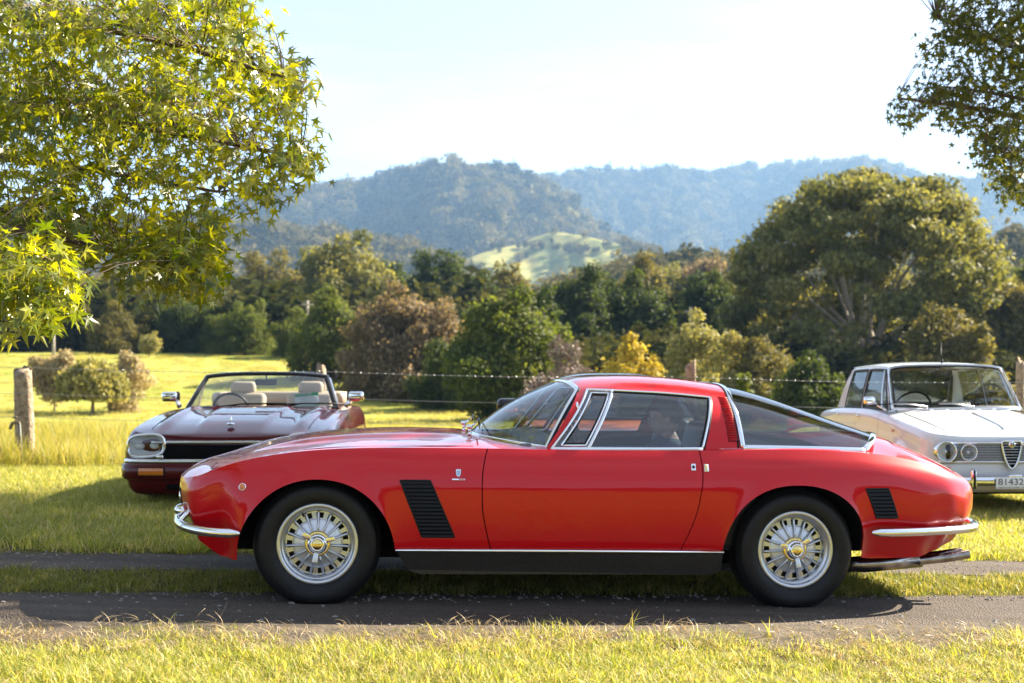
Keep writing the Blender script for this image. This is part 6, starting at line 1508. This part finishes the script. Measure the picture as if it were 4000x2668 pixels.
    def loop(i0, i1): return [(i0, j) for j in range(nl+1)]+[(i, nl) for i in range(i0+1, i1+1)]+[(i1, j) for j in range(nl-1, -1, -1)]+[(i, 0) for i in range(i1-1, i0, -1)]
    both('window_seal', band(loop(b[1], b[3]), .030, .008, True), M_TRIM, root); both('window_seal', band(loop(b[4], b[5]), .030, .008, True), M_TRIM, root); both('vent_divider', band([(b[2], j) for j in range(nl+1)], .018, .012), M_CHROME, root)
    both('drip_rail', tube(np.array([GP[i, nl+3]+GN[i, nl+3]*.004 for i in range(len(cb))]), .008, 6), M_CHROME, root)
    # windscreen and rear window
    tp = np.array([GP[0, nl+j] for j in range(nu+1)]); tp = np.concatenate([tp, (tp[::-1]*[1, -1, 1])[1:]]); q = tp[:, 1]/tp[0, 1]
    P, N, L, Ln = screen(np.stack([-.86+.125*np.abs(q)**2.5, -.665*q, .962-.010*np.abs(q)], 1), tp, 10, .03, (-.75, 0, .66)); obj('windscreen', grid(P), M_CLEAR, root)
    c = P[len(q)//2, 5]; obj('windscreen_seal', ribbon(L+(c-L)*.035, Ln, .040, .010, True), M_TRIM, root); obj('windscreen_trim', ribbon(L, Ln, .030, .013, True), M_CHROME, root)
    tp2 = np.array([GP[-1, nl+j] for j in range(nu+1)]); tp2 = np.concatenate([tp2, (tp2[::-1]*[1, -1, 1])[1:]])
    P, N, L, Ln = screen(np.stack([1.34-.10*np.abs(q)**2.5, -.63*q, .95-.010*np.abs(q)], 1), tp2, 8, .03, (.75, 0, .66)); obj('rear_window', grid(P), M_CLEAR, root); obj('rear_window_seal', ribbon(L, Ln, .05, .012, True), M_TRIM, root)
    # face
    gr = obj('grille', rbox(.05, 1.18, .165, .01, (-2.035, 0, .575)), M_BLACKM, root)
    for k in range(10):
        link('grille_bar', mesh('grille_bar', *tube([(-2.068, -.56, .505+k*.0155), (-2.072, 0, .505+k*.0155), (-2.068, .56, .505+k*.0155)], .0042, 6)), M_SATIN, gr)
    obj('grille_trim', tube([(-2.07, -.60, .663), (-2.078, 0, .664), (-2.07, .60, .663)], .011, 8), M_CHROME, root); obj('grille_trim', tube([(-2.06, -.68, .487), (-2.07, 0, .486), (-2.06, .68, .487)], .010, 8), M_CHROME, root)
    shp = [(-.088, .672), (-.03, .678), (.03, .678), (.088, .672), (.084, .60), (.06, .51), (.028, .445), (0, .425), (-.028, .445), (-.06, .51), (-.084, .60)]
    sl_ = obj('shield_grille', tube([(-2.10, y, z) for y, z in catmull(shp, 4, True)], .0095, 8, closed=True), M_CHROME, root)
    link('shield_mesh', mesh('shield_mesh', [(-2.088, y, z) for y, z in shp], [tuple(range(len(shp)))], False), M_BLACKM, sl_)
    for k, z in enumerate((.655, .63, .605, .58, .553, .527, .5, .472)):
        wd = np.interp(z, [.425, .445, .51, .60, .672], [.0, .028, .06, .084, .088])-.004; link('shield_bar', mesh('shield_bar', *tube([(-2.098, -wd, z), (-2.098, wd, z)], .0042, 6)), M_SATIN, sl_)
    rd = link('badge', mesh('badge', *xf(lathe([(.0, -.014), (.026, -.012), (.032, -.006), (.034, 0)], 24, 'x'), None, (-2.102, 0, .648))), M_CHROME, sl_)
    link('badge', mesh('badge', *rbox(.004, .012, .034, .001, (-2.117, .011, .648))), pm('badge_red', (.45, .02, .03), .3), sl_); link('badge', mesh('badge', *rbox(.004, .016, .034, .001, (-2.117, -.011, .648))), pm('badge_green', (.05, .16, .10), .3), sl_)
    for s in (-1, 1):
        for y, z, r in ((.605, .582, .100), (.395, .575, .080)):
            hl = obj('headlamp', xf(lathe([(r, .04), (r, -.02), (r*.96, -.034), (r*.88, -.034), (r*.84, -.016)], 40, 'x'), None, (-2.065, s*y, z)), M_CHROME, root)
            link('reflector', mesh('reflector', *xf(lathe([(r*.86, -.016), (r*.7, .02), (r*.4, .045), (0, .055)], 32, 'x'), None, (-2.065, s*y, z))), M_REFL, hl); link('lens', mesh('lens', *xf(lathe([(r*.87, -.018), (r*.6, -.034), (r*.3, -.041), (0, -.043)], 32, 'x'), None, (-2.065, s*y, z))), M_LENS, hl)
            link('bulb', mesh('bulb', *ball(.03, .018, .018, (-2.05, s*y, z))), M_REFL, hl)
    obj('nose_panel', rbox(.06, 1.34, .16, .03, (-2.02, 0, .40), 3), M_WHITE, root); obj('front_apron', rbox(.05, 1.26, .12, .03, (-1.99, 0, .265), 3), pm('apron_cream', (.5, .46, .36), .6), root)
    bp = catmull([(-1.80, -.80, .315), (-1.98, -.785, .315), (-2.085, -.70, .315), (-2.13, -.45, .315), (-2.14, 0, .315), (-2.13, .45, .315), (-2.085, .70, .315), (-1.98, .785, .315), (-1.80, .80, .315)], 8)
    obj('bumper', ribbon(bp, np.array([[-1., 0, 0]]*8+[[-1, 0, 0]]*(len(bp)-8)) if False else np.stack([np.where(np.abs(bp[:, 1]) < .7, -1., -.15), np.where(np.abs(bp[:, 1]) < .7, bp[:, 1]*.3, np.sign(bp[:, 1])), np.zeros(len(bp))], 1), .085, .03), M_CHROME, root)
    for s in (-1, 1): ov = obj('overrider', xf(rbox(.06, .055, .19, .024, seg=3), None, (-2.165, s*.385, .335)), M_CHROME, root); link('overrider_rubber', mesh('overrider_rubber', *rbox(.02, .022, .17, .008, (-2.197, s*.385, .335))), M_RUBBER, ov)
    for s in (-1, 1): obj('indicator', rbox(.03, .10, .05, .012, (-2.05, s*.60, .415)), M_AMBER, root)
    # number plate
    pl = obj('number_plate', rbox(.006, .372, .108, .006, (-2.185, -.0, .300)), pm('plate_white', (.78, .79, .80), .4), root)
    ink = pm('plate_ink', (.03, .04, .06), .5)
    for txt, sz, z, sx in (('81432·H', .083, .309, 1.0), ('NSW HISTORIC VEHICLE', .0165, .259, 1.0)):
        me = text_mesh(txt, sz); V = np.array([v.co[:] for v in me.vertices]); w = V[:, 0].max()-V[:, 0].min(); fx = .325/w; V = np.stack([-2.189-V[:, 2], -V[:, 0]*fx, V[:, 1]+z], 1)
        link('lettering', mesh('lettering', V, [tuple(p.vertices) for p in me.polygons], False), ink, pl)
    obj('plate_bracket', rbox(.03, .12, .03, .008, (-2.17, 0, .362)), M_CHROME, root)
    # side fittings
    for x in (.06, .84): both('door_handle', join(on_flank(rbox(.12, .014, .018, .005), sh, x, .865, .022), on_flank(rbox(.02, .03, .02, .004), sh, x-.05, .865, .010)), M_CHROME, root)
    both('side_repeater', on_flank(ball(.03, .014, .012), sh, -1.10, .745, .006), M_AMBER, root)
    for s in (1,):
        m = obj('door_mirror', join(xf(rbox(.055, .13, .085, .022, seg=3), rotm('Z', R(16)), (-.60, s*.86, 1.035)), tube([(-.60, s*.82, 1.03), (-.66, s*.775, .97), (-.70, s*.735, .945)], [.010, .009, .013], 8), ball(.035, .02, .012, (-.71, s*.73, .94))), M_CHROME, root)
    # wipers, aerial
    for y0, sg in ((-.12, 1), (.36, 1)):
        w = obj('wiper', join(ball(.016, .016, .02, (-.87, y0, .97)), tube([(-.87, y0, .98), (-.845, y0+.20, 1.005), (-.84, y0+.34, 1.003)], [.007, .006, .005], 6)), M_SATIN, root); link('wiper_blade', mesh('wiper_blade', *tube([(-.845, y0+.10, 1.0), (-.83, y0+.36, 1.006), (-.80, y0+.58, .99)], .006, 5)), M_BLACK, w)
    obj('aerial', join(ball(.018, .014, .022, (-.28, -.02, 1.448)), tube([(-.28, -.02, 1.46), (-.22, -.035, 1.53), (-.12, -.07, 1.66)], [.006, .004, .002], 6)), M_BLACK, root)
    # cabin
    obj('cabin_floor', join(rbox(1.9, 1.30, .04, .01, (.25, 0, .34)), rbox(1.9, .03, .5, .01, (.25, .655, .65)), rbox(1.9, .03, .5, .01, (.25, -.655, .65)), rbox(.4, 1.25, .04, .01, (1.2, 0, .90))), M_NAVY, root)
    obj('dashboard', rbox(.25, 1.28, .14, .04, (-.63, 0, .86), 3), M_NAVY, root); obj('roof_lining', rbox(.95, 1.04, .015, .005, (.22, 0, 1.368)), M_TAN, root)
    for s in (-1, 1): obj('seat', join(xf(rbox(.5, .5, .16, .06, seg=3), None, (.02, s*.34, .50)), xf(rbox(.14, .5, .50, .06, seg=3), rotm('Y', R(14)), (.30, s*.34, .76))), M_NAVY, root)
    obj('rear_seat', join(rbox(.45, 1.2, .16, .06, (.75, 0, .52), 3), xf(rbox(.14, 1.22, .52, .06, seg=3), rotm('Y', R(18)), (1.04, 0, .77))), M_NAVY, root)
    obj('steering_wheel', xf(join(tube([(0, .195*math.cos(t), .195*math.sin(t)) for t in np.linspace(0, 2*math.pi, 36, endpoint=False)], .012, 6, closed=True), tube([(0, -.19, 0), (.02, 0, -.02), (0, .19, 0)], .008, 5)), rotm('Y', R(-30)), (-.36, .33, .955)), M_BLACK, root)
    obj('interior_mirror', join(rbox(.03, .19, .062, .014, (-.43, .06, 1.315)), tube([(-.42, .06, 1.33), (-.40, .06, 1.38)], .007, 5)), M_BLACK, root)
    obj('toll_tag', rbox(.02, .075, .03, .004, (-.44, -.17, 1.355)), M_BEIGE, root)
    obj('gauge_pod', join(ball(.045, .05, .05, (-.62, -.24, 1.00)), tube([(-.62, -.24, .9), (-.62, -.24, .98)], .012, 6)), M_BLACK, root)
    obj('underbody', rbox(3.7, 1.2, .14, .02, (0, 0, .24)), M_BLACKM, root)
    for x in (-1.30, 1.20):
        for s in (-1, 1): plain_wheel(root, x, .72, .295, .17, s, M_SATIN)
    return root

# ------------------------------------------------------------------ the orange coupe, mostly hidden by the red one
def build_orange():
    root = place_car('orange_coupe', (1.02, 10.55), R(-1.0), 4.4, 'low orange sports car hidden behind the red coupe cabin')
    profs = {'nose': [(0, 0), (.05, .02), (.15, .03), (.3, .0), (.4, -.05)], 'side': [(0, 0), (.03, .03), (.1, .06), (.2, .075), (.32, .065), (.45, .03), (.6, -.03)]}
    rows = [(-2.18, 0, .56, .2, 'nose'), (-2.15, .4, .57, .2, 'nose'), (-2.04, .68, .60, .2, 'nose'), (-1.85, .82, .66, .2, 'side'), (-1.4, .86, .74, .2, 'side'), (-.8, .87, .78, .2, 'side'), (0, .87, .81, .2, 'side'), (.8, .88, .85, .2, 'side'), (1.5, .86, .87, .2, 'side'), (2.0, .78, .84, .25, 'side'), (2.15, .55, .80, .3, 'nose'), (2.2, 0, .79, .3, 'nose')]
    sh = Shell(rows, profs, ((-1.32, .36, .38, .24, 2), (1.28, .37, .40, .24, 2)), flare=.01); flank(sh, root, M_ORANGE, (-.5, .6)); arch_liners(sh, root)
    obj('bonnet', grid(cap_top(sh, 0, sh.at_x(-.5), 60, pch([-2.18, -1.8, -1.2, -.6, -.4], [.56, .67, .76, .82, .83]), 41)), M_ORANGE, root)
    obj('rear_deck', grid(cap_top(sh, sh.at_x(.6), sh.S[-1], 50, pch([.6, 1.2, 1.7, 2.2], [.90, .93, .91, .79]), 31)), M_ORANGE, root)
    gw = pch([-.7, 0, .8, 1.6], [.83, .84, .82, .72]); gzb = pch([-.7, 0, 1.6], [.80, .83, .88]); gzc = pch([-.4, .0, .3, .8, 1.3, 1.7], [1.14, 1.235, 1.258, 1.225, 1.09, .93]); NE = 2/3.4
    xs = np.linspace(-.02, 1.6, 24); GP = np.zeros((24, 22, 3))
    for j, phi in enumerate(np.linspace(0, math.pi/2, 22)):
        sb = math.sin(phi)**NE; ca = math.cos(phi)**NE; xx = xs-.42*(1-sb)*(1-(xs+.02)/1.62)*1.3; GP[:, j] = np.stack([xx, -gw(xx)*ca*(1-.22*sb), gzb(xx)+(gzc(xs)-gzb(xx))*sb], 1)
    gl = lambda i, j: 2 <= i < 15 and j < 11
    both('roof', grid(GP, skip=lambda i, j: gl(i, j) or j < 12), M_BLACKP, root); both('pillar', grid(GP, skip=lambda i, j: gl(i, j) or j >= 12), M_ORANGE, root)
    both('side_window', grid(GP[2:16, :12]+np.array([0, .005, 0])), M_GLASSD, root)
    tp = GP[0, 11:]; tp = np.concatenate([tp, (tp[::-1]*[1, -1, 1])[1:]]); q = tp[:, 1]/tp[0, 1]
    P, N, L, Ln = screen(np.stack([-.80+.30*np.abs(q)**2.2, -.80*q, .825-.02*np.abs(q)], 1), tp, 10, .04, (-.6, 0, .8)); obj('windscreen', grid(P), M_GLASSD, root); obj('windscreen_seal', ribbon(L, Ln, .03, .008, True), M_TRIM, root)
    for s in (-1, 1):
        m = obj('door_mirror', xf(rbox(.12, .21, .125, .05, seg=4), rotm('Z', s*R(8)), (-.40, s*1.03, .945)), M_BLACKP, root); link('mirror_base', mesh('mirror_base', *xf(rbox(.11, .19, .05, .024, seg=3), None, (-.395, s*1.03, .895))), M_ORANGE, m); link('mirror_foot', mesh('mirror_foot', *tube([(-.38, s*.95, .90), (-.36, s*.86, .85)], .022, 8)), M_BLACK, m)
        obj('headlamp', ball(.10, .16, .05, (-2.0, s*.60, .60)), M_REFL, root)
    obj('cabin_floor', rbox(1.8, 1.4, .04, .01, (.3, 0, .3)), M_BLACKM, root); obj('dashboard', rbox(.3, 1.4, .14, .04, (-.35, 0, .78), 3), M_BLACK, root)
    for s in (-1, 1): obj('seat', xf(rbox(.15, .5, .62, .06, seg=3), rotm('Y', R(16)), (.42, s*.38, .75)), M_LEATHER, root)
    obj('underbody', rbox(3.9, 1.4, .12, .02, (0, 0, .22)), M_BLACKM, root)
    for x in (-1.32, 1.28):
        for s in (-1, 1): plain_wheel(root, x, .86, .325, .24, s, M_BLACK)
    return root

# ------------------------------------------------------------------ the driver in the red coupe
def build_driver(car):
    root = empty('person'); tag(root, 'driver in a dark blue shirt seated at the wheel of the red coupe', 'person')
    root.matrix_world = car.matrix_basis.copy() @ Matrix.Translation((.58, -.36, .42)) @ Matrix.Scale(.90, 4) @ Matrix.Translation((-.58, .36, -.45))
    skin = pm('skin', (.45, .26, .19), .5); shirt = pm('navy_shirt', (.045, .065, .10), .85, bump=(60, .4, .004)); trou = pm('dark_trousers', (.03, .03, .035), .9); hair = pm('grey_brown_hair', (.12, .09, .07), .7, bump=(90, .6, .004))
    y0 = -.36
    J = {'pel': (.58, y0, .53, .125), 'waist': (.62, y0, .66, .125), 'chest': (.66, y0, .80, .145), 'up': (.665, y0, .90, .12), 'neck': (.655, y0, .965, .055), 'head': (.63, y0, 1.03, .075), 'crown': (.63, y0, 1.085, .072),
         'shL': (.655, y0-.17, .885, .065), 'elL': (.47, y0-.225, .72, .045), 'wrL': (.235, y0-.13, .83, .028), 'shR': (.655, y0+.17, .885, .065), 'elR': (.47, y0+.225, .72, .045), 'wrR': (.235, y0+.13, .83, .028),
         'hpL': (.53, y0-.10, .51, .095), 'knL': (.10, y0-.15, .60, .068), 'anL': (-.22, y0-.12, .38, .045), 'ftL': (-.36, y0-.12, .40, .035), 'hpR': (.53, y0+.10, .51, .095), 'knR': (.10, y0+.15, .60, .068), 'anR': (-.22, y0+.12, .38, .045), 'ftR': (-.36, y0+.12, .40, .035)}
    E_ = [('pel', 'waist'), ('waist', 'chest'), ('chest', 'up'), ('up', 'neck'), ('neck', 'head'), ('head', 'crown'), ('up', 'shL'), ('shL', 'elL'), ('elL', 'wrL'), ('up', 'shR'), ('shR', 'elR'), ('elR', 'wrR'), ('pel', 'hpL'), ('hpL', 'knL'), ('knL', 'anL'), ('anL', 'ftL'), ('pel', 'hpR'), ('hpR', 'knR'), ('knR', 'anR'), ('anR', 'ftR')]
    keys = list(J); V = [J[k][:3] for k in keys]; ed = [(keys.index(a), keys.index(b)) for a, b in E_]; rad = [J[k][3] for k in keys]
    # fingers curl round the rim of the wheel
    for sd, sg in (('L', -1), ('R', 1)):
        wx, wy, wz, _ = J['wr'+sd]; pi = len(V); V.append((wx-.065, wy, wz+.02)); rad.append(.030); ed.append((keys.index('wr'+sd), pi))
        for f in range(4):
            o_ = (f-1.5)*.019; a = len(V); ln = (.030, .034, .032, .026)[f]
            V += [(wx-.10, wy+sg*.012+o_*.3, wz+.035+o_), (wx-.10-ln*.6, wy+sg*.035, wz+.03+o_), (wx-.10-ln*.2, wy+sg*.055, wz+.025+o_)]; rad += [.0095, .009, .008]; ed += [(pi, a), (a, a+1), (a+1, a+2)]
        a = len(V); V += [(wx-.07, wy-sg*.03, wz+.045), (wx-.105, wy-sg*.03, wz+.055)]; rad += [.0105, .009]; ed += [(pi, a), (a, a+1)]
    me = bpy.data.meshes.new('body'); me.from_pydata(V, ed, []); o = bpy.data.objects.new('body', me); COL.objects.link(o)
    sk = o.modifiers.new('skin', 'SKIN'); sk.use_smooth_shade = True; sk.branch_smoothing = .3
    for i, r in enumerate(rad): me.skin_vertices[0].data[i].radius = (r, r)
    me.skin_vertices[0].data[0].use_root = True
    ss = o.modifiers.new('sub', 'SUBSURF'); ss.levels = 2; ss.render_levels = 2
    dg = bpy.context.evaluated_depsgraph_get(); bm2 = bpy.data.meshes.new_from_object(o.evaluated_get(dg)); bpy.data.objects.remove(o)
    bm2.materials.clear(); bm2.materials.append(shirt); bm2.materials.append(skin); bm2.materials.append(trou)
    for p in bm2.polygons:
        c = p.center; p.use_smooth = True
        p.material_index = 1 if (c.z > .945 or (c.x < .30 and c.z > .72)) else (2 if (c.z < .58 or c.x < .35 and c.z < .70) else 0)
    b = bpy.data.objects.new('body', bm2); COL.objects.link(b); b.parent = root
    V, F = ball(.098, .082, .115, (.63, y0, 1.055), 22, 16); V = np.array(V); fr = V[:, 0] < .60; V[fr, 0] = .60-(.60-V[fr, 0])*.86
    hd = link('head', mesh('head', V, F), skin, root)
    link('nose', mesh('nose', *ball(.018, .014, .022, (.542, y0, 1.045))), skin, hd); link('mouth', mesh('mouth', *ball(.008, .022, .006, (.552, y0, 1.0))), pm('lips', (.30, .12, .1), .5), hd)
    for s in (-1, 1): link('eye', mesh('eye', *ball(.008, .011, .009, (.552, y0+s*.032, 1.065))), pm('eye', (.6, .6, .6), .3), hd); link('ear', mesh('ear', *ball(.018, .010, .028, (.635, y0+s*.084, 1.05))), skin, hd)
    V, F = ball(.106, .090, .10, (.642, y0, 1.085), 22, 14); V = np.array(V); V[:, 2] = np.maximum(V[:, 2], np.where(V[:, 0] < .60, 1.105, 1.03)); link('hair', mesh('hair', V, F), hair, root)
    return root
def build_haze():
    m = bpy.data.materials.new('haze_air'); m.use_nodes = True; nt = m.node_tree
    for n in list(nt.nodes):
        if n.type != 'OUTPUT_MATERIAL': nt.nodes.remove(n)
    out = [n for n in nt.nodes if n.type == 'OUTPUT_MATERIAL'][0]; pv = nt.nodes.new('ShaderNodeVolumePrincipled')
    pv.inputs['Color'].default_value = (.34, .60, 1, 1); pv.inputs['Density'].default_value = .00012; pv.inputs['Anisotropy'].default_value = .2
    nt.links.new(pv.outputs[0], out.inputs['Volume']); o = obj('haze', rbox(8200, 5600, 720, 0, (0, 2300, -4+360)), m, smooth=False); kind(o, 'stuff', 'thin blue haze in the valley air')
# ------------------------------------------------------------------ assemble
build_ground(); build_hills(); build_trees(); build_star_trees(); build_grass(); build_fence()
COUPE, COUPE_SH = build_red_coupe()
build_driver(COUPE)
build_convertible(); build_sedan(); build_orange()
build_haze()
